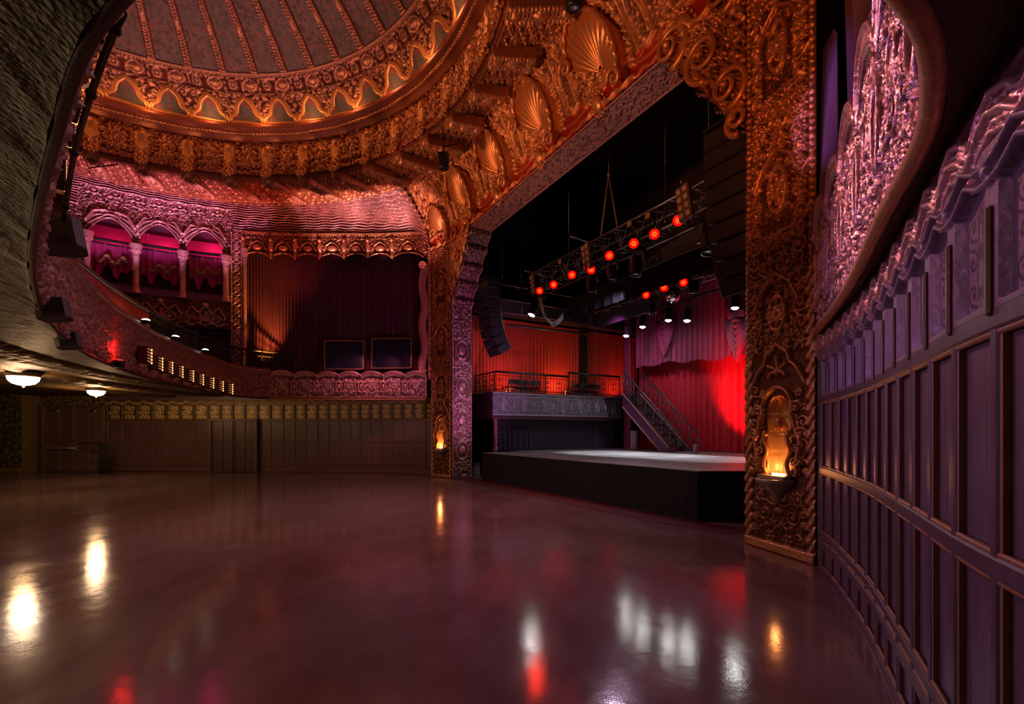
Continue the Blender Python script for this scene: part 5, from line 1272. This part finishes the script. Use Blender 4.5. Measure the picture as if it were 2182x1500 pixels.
# moving heads
def mover():
    r = empty('moving_head', (0, 0, 0)); mb = MB(); mb.box((0, 0, .3), (.34, .26, .13), None, .03); mb.cyl((0, 0, .36), (0, 0, .43), .03, 8); mb.build('base', M_blackm, r, world=False)
    mb = MB(); 
    for s_ in (-1, 1): mb.tube([(s_*.1, 0, .24), (s_*.19, 0, .18), (s_*.2, 0, -.06)], [.05, .045, .04], 8)
    mb.build('yoke', plain('grey fixture shell', (.09, .09, .10), .35, .3), r, world=False)
    mb = MB(); mb.lathe([(0, .14), (.08, .13), (.13, .06), (.14, -.08), (.12, -.2), (.125, -.28), (.10, -.28)], (0, 0, -.02), 18); mb.build('head', M_blackm, r, world=False)
    mb = MB(); mb.lathe([(0, -.27), (.05, -.265), (.1, -.25)], (0, 0, -.02), 18); mb.build('lens', plain('front glass', (.25, .27, .3), .08, .6), r, world=False); return r
mv0 = mover(); first = True
for px, py, v_, s_, lab in ((1514, 500, -1.9, 1.25, 'large grey moving head hanging under the right end of the front truss'), (1560, 588, -4.6, 1., 'black moving head beside the right speaker column, under the rear truss'), (1479, 603, -4.6, 1., 'black moving head on the rear truss just right of the mirror ball'),
        (1112, 678, -3.6, 1.1, 'black moving head hanging near the curved left speaker column'), (1392, 652, -4.8, .8, 'black moving head just left of the mirror ball'), (1262, 600, -2.0, 1., 'black moving head under the middle of the front truss'), (1305, 575, -2.0, .9, 'black moving head under the front truss below the fifth red lamp'), (1357, 560, -2.0, 1., 'grey moving head under the front truss below the sixth red lamp')):
    o = mv0 if first else dup(mv0); first = False; o.location = onv(px, py, v_); o.scale = (s_,)*3; o.rotation_euler = (dg(6), 0, ANG); tag(o, lab, 'stage light', 'moving heads over the stage')
    mb = MB(); 
# white downlights
M_wh = emis('white lamp face', (1, .97, .92), 120)
def downl():
    r = empty('downlight', (0, 0, 0)); mb = MB(); mb.lathe([(0, .42), (.07, .41), (.09, .3), (.095, .05), (.12, .0), (.11, .0), (.09, .03)], (0, 0, 0), 16); mb.build('housing', M_blackm, r, world=False)
    mb = MB(); mb.tube([(-.13, 0, .15), (-.13, 0, .5), (.13, 0, .5), (.13, 0, .15)], .012, 6); mb.cyl((0, 0, .5), (0, 0, .62), .015, 6); mb.build('yoke', M_blackm, r, world=False)
    mb = MB(); mb.ball((0, 0, .01), .085, 14, (1, 1, .55)); mb.build('lamp_face', M_wh, r, world=False); return r
dl0 = downl(); first = True
for i, (px, py) in enumerate(((1334, 716), (1369, 697), (1424, 683), (1464, 684), (1566, 657))):
    o = dl0 if first else dup(dl0); first = False; o.location = onv(px, py, -5.45); o.rotation_euler = (dg(8), 0, ANG)
    tag(o, f'white stage downlight, {ordn(i)} from the left, shining before the backdrop', 'stage light', 'white downlights')
    spot('downlight beam', o.location-Zv*.07, o.location-Zv*4+Nv*1.3-Dv*.3, 620, (.95, .95, 1), 42, .3, .08)
# blinders and floods on the truss
def blinder(label, loc, w_, h_, tilt):
    e = empty('blinder_panel', loc, label, 'stage light', 'eight lamp panels on the front truss'); q = Matrix.Rotation(tilt, 3, Nv) @ MD
    mb = MB(); mb.box(loc, (w_, .1, h_), q, .015); mb.build('case', plain('tan blinder case', (.16, .10, .06), .5, .3), e)
    for c_ in (-1, 1):
        for k in range(4):
            mb = MB(); cc_ = loc+q @ Vector((c_*w_*.24, .06, h_*(.36-.24*k))); mb.ball(cc_, w_*.19, 12, (1, .3, 1), q); mb.build('lamp', plain('tan lamp glass', (.55, .40, .30), .25, .2), e)
blinder('tan eight lamp panel standing on the right part of the front truss', onv(1459, 432, -1.75), .32, .72, dg(9)); blinder('tan eight lamp panel leaning on the middle of the front truss', onv(1251, 548, -1.75), .30, .72, dg(10)); blinder('dark eight lamp panel at the left end of the front truss', onv(1137, 605, -1.75), .22, .62, dg(14))
for i, (px, py) in enumerate(((1197, 558), (1345, 478), (1384, 461))):
    e = empty('floodlight', onv(px, py, -1.9), f'small amber faced floodlight on top of the front truss, {ordn(i)} from the left', 'stage light', 'floodlights on top of the front truss'); mb = MB(); mb.box(e.location, (.17, .12, .15), MD, .015); mb.tube([e.location-Zv*.2, e.location-Zv*.05], .012, 6); mb.build('housing', M_blackm, e); mb = MB(); mb.box(e.location+Nv*.063, (.14, .01, .12), MD); mb.build('reflector', plain('amber reflector', (.45, .28, .12), .3, .6), e)
# black border and grey masking panels
bd = upath([(3.2, -3.2), (-5.2, -3.2)], W(0, 3)); zt_ = onv(1186, 648, -3.2).z
curtain('black_border', bd, 0, bd.len, zt_-.62, zt_, 0, M_black, 'long black border drape hanging between the two trusses', .4, .015, 31, nvz=6)
for i, (pts, v_) in enumerate((([(1425, 516), (1496, 478), (1496, 524), (1425, 551)], -2.5), ([(1338, 572), (1425, 520), (1425, 552), (1338, 590)], -2.7), ([(1275, 669), (1392, 632), (1392, 662), (1275, 698)], -4.9), ([(1500, 573), (1553, 548), (1553, 571), (1500, 590)], -4.3))):
    q = [onv(a, b_, v_) for a, b_ in pts]; mb = MB(); mb.add(q+[p_-Nv*.04 for p_ in q], [(0, 1, 2, 3), (7, 6, 5, 4), (0, 4, 5, 1), (1, 5, 6, 2), (2, 6, 7, 3), (3, 7, 4, 0)]); mb.tube([q[0]+Nv*.01, q[1]+Nv*.01], .012, 5)
    tag(mb.build('grey_board', plain('grey masking board', (.07, .07, .078), .6, 0, .2, 9)), ['grey masking board hung under the right part of the front truss', 'grey masking board below the sixth red lamp', 'grey masking board under the rear truss left of the mirror ball', 'grey masking board at the right end of the rear truss'][i], 'panel', 'grey masking boards')
# mirror ball
e = empty('mirror_ball', onv(1435, 628, -4.35), 'silver mirror ball hanging under the rear truss between red lamps', 'mirror ball'); mb = MB(); mb.ball(e.location, .215, 36); 
o = mb.build('ball', plain('mirror tiles', (.75, .75, .78), .08, 1., .05, 5, 0), e, smooth=False); mb = MB(); mb.cyl(e.location+Zv*.2, e.location+Zv*.32, .05, 10); mb.cyl(e.location+Zv*.3, e.location+Zv*.95, .006, 5); mb.build('motor', M_blackm, e)
# chains
def chain(px, py, v_, label, r_=.012, zt=12.8):
    p_ = onv(px, py, v_); mb = MB(); mb.cyl(p_, Vector((p_.x, p_.y, zt)), r_*.45, 6)
    n_ = int((min(zt, p_.z+4)-p_.z)/.07)
    for k in range(n_): mb.ball(p_+Zv*.07*k, r_, 5, (1, .5, 1.8) if k % 2 else (.5, 1, 1.8))
    mb.lathe([(0, 0), (.03, .02), (.03, .1), (0, .13)], p_-Zv*.06, 8)
    return tag(mb.build('hoist_chain', plain('chain steel', (.25, .25, .27), .35, .8)), label, 'chain', 'hoist chains over the stage')
for px, py, v_, lab, r_ in ((1038, 590, -1.0, 'hoist chain holding the left speaker column, nearer to the arch', .014), (1070, 590, -1.6, 'hoist chain just right of the left speaker column', .012), (1111, 598, -2.6, 'hoist chain over the clutter left of the front truss', .012), (1212, 575, -2.15, 'hoist chain above the third red lamp', .010), (1417, 470, -2.15, 'hoist chain above the seventh red lamp', .008), (1510, 400, -2.15, 'hoist chain over the right end of the front truss', .009), (1553, 262, -1.0, 'heavy hoist chain holding the right speaker column', .022)): chain(px, py, v_, lab, r_)
mb = MB(); a = onv(1297, 372, -2.15); mb.cyl(a, Vector((a.x, a.y, 12.8)), .01, 6); mb.ball(a, .05, 8); l1, l2 = onv(1280, 505, -2.15), onv(1318, 498, -2.15); mb.tube([a, l1], .022, 6); mb.tube([a, l2], .022, 6); tag(mb.build('hoist_bridle', plain('tan sling', (.20, .13, .09), .7)), 'tan two legged sling holding up the middle of the front truss', 'sling')
for i in range(3):
    mb = MB(); a = onv(1148+i*3, 634, -1.8); c1 = onv(1158+i*2, 672+i*2, -1.9); c2 = onv(1178, 694-i*4, -2.2); c3 = onv(1200, 678-i*5, -2.6); mb.tube([a, (a+c1)/2-Vector((0, 0, .08)), c1, c2-Zv*.03, (c2+c3)/2-Zv*.06, c3], .014, 6)
    tag(mb.build('power_cable', plain('white cable', (.6, .6, .62), .5, 0, .05)), 'white cable looping down from the left end of the front truss', 'cable', 'white cables at the left end of the front truss')
# cable clutter on the left end of the truss
rr = random.Random(9)
for q in range(6):
    mb = MB(); a = onv(rr.uniform(1085, 1160), rr.uniform(600, 650), -2.2-rr.random()); pts = [a+Vector((rr.uniform(-.4, .4), rr.uniform(-.3, .3), -.5*math.sin(k/9*PI)*rr.uniform(.3, 1))) for k in range(10)]; mb.tube(pts, .016, 6)
    tag(mb.build('cable_loop', M_blackm), 'tangle of black cable hanging at the left end of the front truss', 'cable', 'black cables at the left end of the front truss')
# line arrays
def line_array(label, cu, cv, zt, n_, wd, px_tilt):
    e = empty('line_array', W(cu, cv, zt), label, 'loudspeaker'); y0, z0, a = 0., 0., dg(-1)
    mb = MB(); q = MD; mb.box(W(cu, cv, zt+.06), (wd, .5, .05), q); mb.build('flying_frame', M_blackm, e)
    for k in range(n_):
        th = -a; R_ = Matrix.Rotation(a, 3, 'X'); c = Vector((0, y0, z0))+R_ @ Vector((0, 0, -.145)); M_ = MD @ R_
        P_ = W(cu, cv, zt)+MD @ c; mb = MB(); mb.box(P_, (wd, .46, .275), M_, .015); cb = mb.build('speaker_cabinet', bpy.data.materials.get('speaker black') or plain('speaker black', (.022, .02, .026), .55, 0, .3, 8, .3, 90), e)
        mb = MB(); mb.box(P_+M_ @ Vector((0, .235, 0)), (wd*.94, .01, .23), M_, .004); mb.build('grille', bpy.data.materials.get('speaker grille') or plain('speaker grille', (.035, .03, .04), .6, .2, .3, 8, .8, 160), cb)
        e2 = Vector((0, y0, z0))+R_ @ Vector((0, 0, -.29)); y0, z0 = e2.y, e2.z; a += px_tilt*(.3+k/n_*1.9)
line_array('curved purple-lit speaker column hanging left of the stage', 4.42, -.95, 6.32, 8, .78, dg(-4.2)); line_array('black speaker column hanging at the right edge of the arch', -4.32, -.95, 6.45, 9, .95, dg(-3.0))
# road case, boxes
e = empty('road_case', W(-3.1, -3.2, 0), 'purple-lit flight case with metal edges under the right corner of the stage', 'case'); p_ = at(1582, 1072, 1520/(1072-920)); e.location = (p_.x+.1, p_.y, 0); mb = MB(); c = e.location+Zv*.36; mb.box(c, (.75, .6, .6), MD, .01); mb.build('body', plain('case laminate', (.12, .09, .15), .4), e)
mb = MB()
for sx_ in (-1, 1):
    for sy_ in (-1, 1): mb.box(c+MD @ Vector((sx_*.37, sy_*.295, 0)), (.035, .035, .61), MD)
    for sz_ in (-1, 1): mb.box(c+MD @ Vector((0, sx_*.295, sz_*.295)), (.75, .035, .035), MD); mb.box(c+MD @ Vector((sx_*.37, 0, sz_*.295)), (.035, .6, .035), MD)
mb.build('edges', M_steel, e); mb = MB()
for k in range(5): mb.box(c+MD @ Vector((.05, .31, -.15+k*.07)), (.3, .02, .03), MD)
mb.build('louvres', plain('pale violet louvre', (.35, .25, .45), .4), e); mb = MB()
for sx_ in (-1, 1):
    for sy_ in (-1, 1): mb.cyl(e.location+MD @ Vector((sx_*.3, sy_*.22-.02, .03)), e.location+MD @ Vector((sx_*.3, sy_*.22+.02, .03)), .03, 10)
mb.build('casters', M_blackm, e)
for i, (px, Y) in enumerate(((1013, 16.6), (1023, 17.2))):
    p_ = at(px, 990, Y); mb = MB(); mb.box((p_.x, p_.y, .17), (.16, .3, .34), MD, .01); mb.box((p_.x, p_.y-.0, .38), (.13, .2, .08), MD, .01); tag(mb.build('equipment_box', plain('pale equipment box', (.3, .3, .32), .4)), ['pale equipment box on the floor beside the left pillar', 'pale equipment box on the floor beside the left corner of the stage'][i], 'box', 'boxes left of the stage')
# =====================================================================  THINGS IN THE HALL
M_lampg = emis('frosted lamp glass', (1, .93, .82), 9)
for i, (px, py, z_, r_) in enumerate(((50, 803, 2.74, .27), (205, 833, 2.76, .22))):
    Y = (z_-EYE)/((HY-py)/F); c = Vector(((px-CX)/F*Y, Y, z_)); e = empty('ceiling_lamp', c, ['large white dome ceiling lamp at the left edge under the balcony', 'small white dome ceiling lamp above the brown double doors'][i], 'lamp', 'dome lamps under the balcony')
    mb = MB(); mb.lathe([(0, .1), (r_*1.1, .1), (r_*1.15, .04), (r_*1.05, .0), (0, .0)], c, 28); mb.build('canopy', M_brown, e)
    mb = MB(); mb.lathe([(r_, 0), (r_*.93, -r_*.3), (r_*.7, -r_*.55), (r_*.35, -r_*.68), (0, -r_*.72)], c, 28); mb.build('glass_bowl', M_lampg, e)
    mb = MB(); mb.ball(c-Zv*(r_*.78), .03, 8); mb.build('finial', M_gold, e)
# framed dark screens in front of the curtain
for i, (a, b_, t_, bt) in enumerate(((693, 775, 727, 787), (793, 877, 722, 785))):
    sA_, sB_ = PU.hit(a), PU.hit(b_); sm = (sA_+sB_)/2; n, t = PU.frame(sm); x, y = PU.at(sm, -.02); w_ = abs(sA_-sB_); z0, z1 = EYE+(HY-bt)/F*y, EYE+(HY-t_)/F*y; c = Vector((float(x), float(y), (z0+z1)/2)); q = Matrix((t, n, Zv)).transposed()
    e = empty('framed_screen', (c.x, c.y, z0), ['thin gold framed dark screen on the plum curtain, the left of two', 'thin gold framed dark screen on the plum curtain, nearer the left pillar'][i], 'screen', 'framed screens on the curtain'); h_ = z1-z0
    mb = MB(); mb.box(c, (w_*.93, .06, h_*.93), q); mb.build('screen', plain('dark blue screen', (.012, .01, .03), .25), e)
    mb = MB()
    for sg in (-1, 1): mb.box(c+q @ Vector((sg*w_*.5, .04, 0)), (.05, .1, h_+.05), q, .01); mb.box(c+q @ Vector((0, .04, sg*h_*.5)), (w_+.05, .1, .05), q, .01)
    mb.build('frame', plain('antique gold frame', (.34, .2, .12), .35, .7), e)
# balcony rim spots
for i, (px, py) in enumerate(((295, 703), (361, 735), (427, 758))):
    s_ = PB.hit(px); x, y = PB.at(s_, .12); Y = float(y); c = Vector((float(x), Y, EYE+(HY-py)/F*Y)); c.z = max(c.z, 3.66)
    e = empty('rim_spotlight', c, f'small white glowing spotlight on the balcony edge, {ordn(i)} from the left', 'lamp', 'spotlights on the balcony edge'); mb = MB(); mb.lathe([(0, -.03), (.09, -.03), (.1, .02), (.08, .03)], c, 14); mb.build('housing', M_blackm, e); mb = MB(); mb.ball(c+Zv*.03, .075, 12, (1, 1, .5)); mb.build('lamp_face', emis('rim lamp face', (1, .85, .6), 26) if i == 0 else bpy.data.materials['rim lamp face'], e)
    n, t = PU.frame(PU.hit(min(900, px+150))); 
# perforated lamp boxes along the front
def lbox():
    r = empty('light_box', (0, 0, 0)); mb = MB(); mb.box((0, 0, 0), (.24, .14, .3), None, .01); mb.build('case', plain('perforated dark case', (.05, .02, .015), .5, .2), r, world=False)
    mb = MB(); 
    for k in range(5): mb.box((-.135, .03, -.12+k*.06), (.02, .1, .035))
    mb.build('lit_slots', emis('warm slot light', (1, .36, .13), 3.2), r, world=False)
    mb = MB()
    for a in range(4):
        for b_ in range(5): mb.ball((-.085+a*.057, .072, -.11+b_*.055), .009, 5)
    mb.build('pin_holes', emis('warm pin light', (1, .34, .14), 1.2), r, world=False); return r
lb0 = lbox(); first = True
for i, (px, py) in enumerate(((283, 757), (310, 774), (334, 782), (358, 791), (382, 800), (405, 808), (428, 815), (450, 822), (471, 828))):
    s_ = PB.hit(px); n, t = PB.frame(s_); x, y = PB.at(s_, .18); Y = float(y); o = lb0 if first else dup(lb0); first = False; sg = 1 if t.x < 0 else -1
    q = Matrix((-t*sg if True else t, n, Zv)).transposed(); 
    if q.determinant() < 0: q = Matrix((t*sg, n, Zv)).transposed()
    o.location = (float(x), Y, EYE+(HY-py)/F*Y); o.rotation_euler = q.to_euler(); s2 = (1.05, .98, .95, .95, 1., 1., 1.05, 1.05, 1.1)[i]; o.scale = (s2,)*3
    tag(o, f'perforated box with warm lit slots on the balcony front, {ordn(i)} from the left', 'lamp', 'lit boxes on the far balcony front')
for i, u_ in enumerate((-5.75, -5.45, -4.75, -4.5, -3.9, -3.65)):      # nearer ones, seen end on at the left
    s_ = uv_s(u_); n, t = PB.frame(s_); x, y = PB.at(s_, .13); o = dup(lb0); q = Matrix((t, n, Zv)).transposed(); 
    if q.determinant() < 0: q = Matrix((-t, n, Zv)).transposed()
    o.location = (float(x), float(y), 3.3); o.rotation_euler = q.to_euler(); o.scale = (.75,)*3; tag(o, f'perforated lit box on the near part of the balcony front, {ordn(i)} from its left', 'lamp', 'lit boxes on the near balcony front')
# speakers under the balcony edge
for i, (px, py, Y, s_) in enumerate(((123, 503, 3.55, .31), (114, 661, 4.3, .24), (146, 727, 5.7, .24))):
    c = at(px, py, Y); e = empty('wedge_speaker', c, ['largest black wedge speaker hanging from the left balcony edge', 'smaller black wedge speaker on the balcony edge, middle of three', 'lowest black wedge speaker on the balcony edge'][i], 'loudspeaker', 'wedge speakers on the balcony edge')
    q = Matrix.Rotation(dg(-12), 3, 'Y') @ Matrix.Rotation(dg(35), 3, 'Z'); pts = [(-.5, -.12), (-.28, -.5), (.35, -.42), (.5, -.1), (.48, .3), (.2, .45), (-.35, .32)]
    mb = MB(); n_ = len(pts); vs = [Vector((a*s_, b_*s_, k)) for k in (-s_*.36, s_*.36) for a, b_ in pts]; vs = [c+q @ v_ for v_ in vs]; mb.add(vs, [tuple(range(n_-1, -1, -1)), tuple(range(n_, 2*n_))]+[(k, (k+1) % n_, (k+1) % n_+n_, k+n_) for k in range(n_)]); mb.build('cabinet', bpy.data.materials['speaker black'], e)
    mb = MB(); mb.tube([c+Vector((-s_*.2, 0, s_*.3)), c+Vector((-s_*.55, 0, s_*.55))], .012, 6); mb.tube([c+Vector((s_*.2, 0, s_*.3)), c+Vector((-s_*.3, .02, s_*.62))], .012, 6); mb.build('bracket', M_blackm, e)
# cameras / projectors under the ceiling ring
for i, (px, py, Y, s_) in enumerate(((945, 338, 11.6, .34), (1222, 8, 7.6, .22))):
    c = at(px, py, Y); e = empty('hanging_projector', c, ['black projector hanging below the ceiling ring left of the arch', 'black cylindrical projector at the top edge above the shell frieze'][i], 'projector')
    mb = MB()
    if i == 0: mb.box(c, (s_*.8, s_*1.1, s_*.8), Matrix.Rotation(dg(25), 3, 'X'), .04); mb.lathe([(s_*.35, 0), (s_*.42, -s_*.2), (s_*.3, -s_*.35), (0, -s_*.35)], c-Zv*.15, 14)
    else: mb.lathe([(0, s_), (s_*.6, s_), (s_*.6, -s_*.3), (s_*.45, -s_*.42), (s_*.3, -s_*.42)], c, 18)
    mb.build('housing', M_blackm, e)
    mb = MB(); mb.lathe([(0, 0), (s_*.28, .01)], c-Zv*(s_*.40), 14); mb.build('lens', M_steel, e)
    mb = MB(); mb.cyl(c, c+Zv*(1.1 if i == 0 else 1.4), .02, 8); mb.tube([c+Zv*.3, c+Vector((.35, .1, .42))], .015, 6) if i == 0 else None; mb.build('bracket', M_blackm, e)
for i, (px, py, Y) in enumerate(((712, 400, 14.8), (838, 376, 13.5), (212, 352, 12.6))):
    c = at(px, py, Y); mb = MB(); mb.cyl(c, c+Zv*.1, .018, 6); mb.tube([c-Vector((.35, -.05, .05)), c+Vector((.45, .05, .05))], .016, 6); mb.ball(c, .05, 8)
    tag(mb.build('light_bracket', M_blackm), ['thin black bracket under the middle of the ceiling ring', 'thin black bracket under the ceiling ring right of the middle', 'thin black bracket under the ceiling ring at far left'][i], 'bracket', 'brackets under the ceiling ring')
# right: louvred panels in the box opening, red column, upper wall
PUR2 = Path(Wn([(-a, b_) for a, b_ in HALF]), W(0, 5).xy)
wru = grid('wall_right_upper', PUR2.strip(0, 5.2, [(-1.0, 3.3), (-1.0, 9.3)], 40, 4), plain('dark maroon wall', (.06, .02, .02), .7), ref=HREF); tag(wru, kind='structure')
P = cove(list(np.linspace(-dg(62), -lim2, 60)), np.linspace(0, 1, 12)); grid('upper_cove', P, M_wave, wru, ref=HREF)
grid('box_ceiling', PUR2.strip(0, 5.2, [(0, 8.27), (-1.05, 8.27)], 40, 3), M_dark, wru, ref=HREF)
def slats(name, quad, mat, label, dep, n_=90):
    e = empty(name, sum(quad, Vector())/4, label, 'panel', 'louvred panels on the right wall'); a, b_, c, d = [np.array(v_) for v_ in quad]   # a top-left, b top-right, c bottom-right, d bottom-left
    t = np.linspace(0, 1, n_*4+1)[:, None, None]; s_ = np.linspace(0, 1, 5)[None, :, None]; P = (a*(1-s_)+b_*s_)*(1-t)+(d*(1-s_)+c*s_)*t
    H = (.014*((np.arange(n_*4+1) % 4)/3.))[:, None]+0*s_[:, :, 0]
    grid('louvre_face', P, mat, e, H=H, ref=(0, 0, EYE), hgt=H*0, smooth=False)
    mb = MB(); v_ = [Vector(q) for q in quad]+[Vector(q)+dep for q in quad]; mb.add(v_, [(4, 5, 6, 7), (0, 4, 7, 3), (1, 2, 6, 5), (0, 1, 5, 4), (3, 7, 6, 2)]); mb.build('housing', plain('violet grey steel', (.10, .07, .13), .4, .3), e); return e
M_lou = plain('violet louvre steel', (.30, .20, .36), .4, .4)
slats('louvred_panel', [at(1777, 62, 5.15), at(1785, 72, 5.0), at(1787, 318, 5.0), at(1745, 440, 5.35)], M_lou, 'pointed violet louvred panel next to the right pillar', Vector((.05, .25, 0)), 110)
slats('louvred_panel', [at(1815, -140, 4.5), at(1872, -140, 4.2), at(1868, 8, 4.2), at(1824, 196, 4.5)], M_lou, 'violet louvred panel reaching above the top edge of the picture', Vector((.1, .25, 0)), 70)
mb = MB(); q = [at(1868, -60, 4.2), at(1916, -60, 4.0), at(1916, 4, 4.0), at(1873, 118, 4.1), at(1852, 192, 4.25), at(1824, 197, 4.48)]; mb.add(q+[p_+Vector((.1, .12, 0)) for p_ in q], [tuple(range(6)), (11, 10, 9, 8, 7, 6)]+[(i, i+6, (i+1) % 6+6, (i+1) % 6) for i in range(6)]); tag(mb.build('steel_flap', bpy.data.materials['violet grey steel']), 'violet steel flap beside the upper louvred panel', 'panel')
mb = MB(); q = [at(1785, 330, 5.0), at(1812, 262, 4.7), at(1815, 330, 4.7), at(1790, 395, 4.9), at(1744, 455, 5.3), at(1742, 440, 5.35)]; mb.add(q+[p_+Vector((.1, .12, 0)) for p_ in q], [tuple(range(6)), (11, 10, 9, 8, 7, 6)]+[(i, i+6, (i+1) % 6+6, (i+1) % 6) for i in range(6)]); tag(mb.build('steel_flap', bpy.data.materials['violet grey steel']), 'violet steel flap under the pointed louvred panel', 'panel')
mb = MB(); a = at(1752, 500, 5.55); mb.cyl((a.x, a.y, 3.4), (a.x, a.y, 9.2), .07, 14); b_ = at(1775, 100, 6.0); mb.cyl((b_.x, b_.y, 3.4), (b_.x, b_.y, 9.2), .05, 12); mb.build('column', plain('red brown column', (.30, .07, .05), .35, .2), wru)
P_ = PUR2; curtain('stage_box_curtain', P_, .6, 4.6, 3.3, 8.2, -.75, M_cur, 'dark plum curtain behind the louvred panels on the right wall', .2, .05, 41)

# added moving head with a lit white lens, makes the streak on the hall floor
o = dup(mv0); o.location = onv(1141, 652, -2.6); o.rotation_euler = (dg(-28), 0, ANG+PI); o.rotation_euler = (MD @ Matrix.Rotation(dg(26), 3, 'X')).to_euler(); tag(o, 'black moving head tilted down to the hall, under the first red lamps', 'stage light')
for k in o.children:
    if k.name.startswith('lens'): k.data = k.data.copy(); k.data.materials[0] = M_wh
# =====================================================================  LIGHT
nL = 30
for k in range(nL):
    ph = 2*PI*k/nL
    if dg(200) < ph < dg(310): continue
    point('rim cove light', C0+pol(ph, 6.45, 10.2), 9, (1, .34, .13), .12)
for k in range(0, 42, 1):
    ph = 2*PI*k/42; q = ph if ph < ph1 else ph-2*PI
    if q < dg(-30) or q > dg(150): continue
    spot('frieze uplight', C0+pol(ph, 6.76, 8.98), C0+pol(ph, 6.98, 9.6), 3.6, (1, .50, .14), 60, .6, .03)
spot('amber wash', W(-3, 7.0, 3.8), W(-1.5, 0, 8.2), 1250, (1, .34, .16), 50, .9, .15)
spot('amber wash', W(3, 7.0, 3.8), W(2.5, 0, 8.2), 1050, (1, .34, .16), 50, .9, .15)
spot('amber wash', W(-6.2, 5.2, 3.9), W(-5.4, 0, 6.2), 420, (1, .25, .06), 50, .9, .1)
spot('dome wash', W(-2, 7.3, 4.2), W(1, 8.5, 12.5), 650, (1, .36, .34), 95, .9, .2)
spot('dome wash', W(3.5, 7.0, 4.2), W(3, 8, 12.5), 650, (1, .36, .40), 95, .9, .2)
# upper left wall
for px, py, c, e, tx in ((215, 660, (1, .34, .65), 460, 215), (330, 660, (.95, .36, .78), 460, 330), (440, 660, (1, .30, .6), 420, 440), (640, 790, (1, .12, .08), 420, 590), (700, 660, (1, .40, .44), 900, 700), (800, 660, (1, .42, .46), 900, 810), (880, 660, (1, .34, .30), 500, 895)):
    p = at(px, py, Yat(px)-1.3); q = at(tx, 428, Yat(px)-.5); spot('wall uplight', p, q, e, c, 62 if px < 500 else 44, .6, .06)
for px in (570,): p = at(px, 785, Yat(px)-.55); spot('orange uplight', p, at(562, 660, Yat(px)+.15), 700, (1, .28, .05), 60, .9, .05)
for px in (740, 800, 860): p = at(px, 792, Yat(px)-.9); spot('pink box wash', p+Vector((0, -.6, .9)), at(px, 830, Yat(px)), 50, (1, .25, .35), 80, .9, .05)
# jamb of the left pillar
spot('violet side light', W(1.0, -.6, 1.2), W(5.1, -.36, 3.6), 300, (.95, .30, .85), 75, .9, .1)
# under the balcony
for o in [o for o in bpy.data.objects if o.name.startswith('ceiling_lamp')]: point('ceiling lamp light', o.location-Zv*.32, 75, (1, .56, .25), .15)
for u, v in ((-4.5, 9.3), (1.0, 10.5), (5.5, 12.0)): point('ceiling lamp light', W(u, v, 2.5), 38, (1, .66, .34), .15)  # unseen lamps assumed further along the row, without fixtures
# right wall: violet wash from lamps on the balcony behind the camera
spot('violet wash', W(0, 6.6, 2.3), W(-8.1, 2.6, 1.4), 520, (.62, .27, 1), 46, .8, .15)
spot('pink wash', W(-3.0, 3.0, 5.2), W(-7.9, 3.0, 3.4), 560, (1, .34, .38), 50, .9, .15)
# floor
spot('violet floor wash', W(0, 3.5, 7.5), W(-1, 3.5, 0), 640, (.85, .45, .62), 110, .9, .4)
# stage
spot('red uplight', W(-.3, -5.8, DK+.1), W(-.5, -7.4, 2.8), 1000, (1, .03, .04), 74, .9, .08)
spot('red uplight', W(-4.2, -5.9, DK+.1), W(-4.4, -7.4, 3.2), 200, (1, .03, .04), 100, .9, .08)
spot('violet drape light', W(2.5, -4.2, 5.2), W(3.4, -7.2, 3.4), 75, (.80, .16, .75), 90, .9, .1)
spot('gallery uplight', W(5.7, -4.9, 2.95), W(6.4, -4.9, 4.4), 70, (1, .26, .12), 140, .9, .08)
spot('gallery uplight', W(5.7, -2.4, 2.95), W(6.4, -2.6, 4.6), 45, (1, .14, .06), 140, .9, .08)
spot('gallery uplight', W(5.7, -8.0, 2.95), W(6.4, -8.0, 4.6), 45, (1, .14, .06), 140, .9, .08)
spot('gallery front wash', W(.5, -3.0, 5.4), W(4.7, -3.6, 2.4), 90, (.75, .62, 1), 80, .9, .1)  # weak violet-white wash on the gallery front, no fixture

spot('added floor wash', W(-.5, -1.9, 5.7), W(-2.5, 3.2, 0), 320, (.80, .55, .80), 80, .8, .03)  # added light at the truss, brightens the floor before the stage

spot('violet louvre light', W(-4.2, 2.6, 4.0), at(1815, 200, 5.0), 240, (.62, .28, 1), 24, .6, .05)
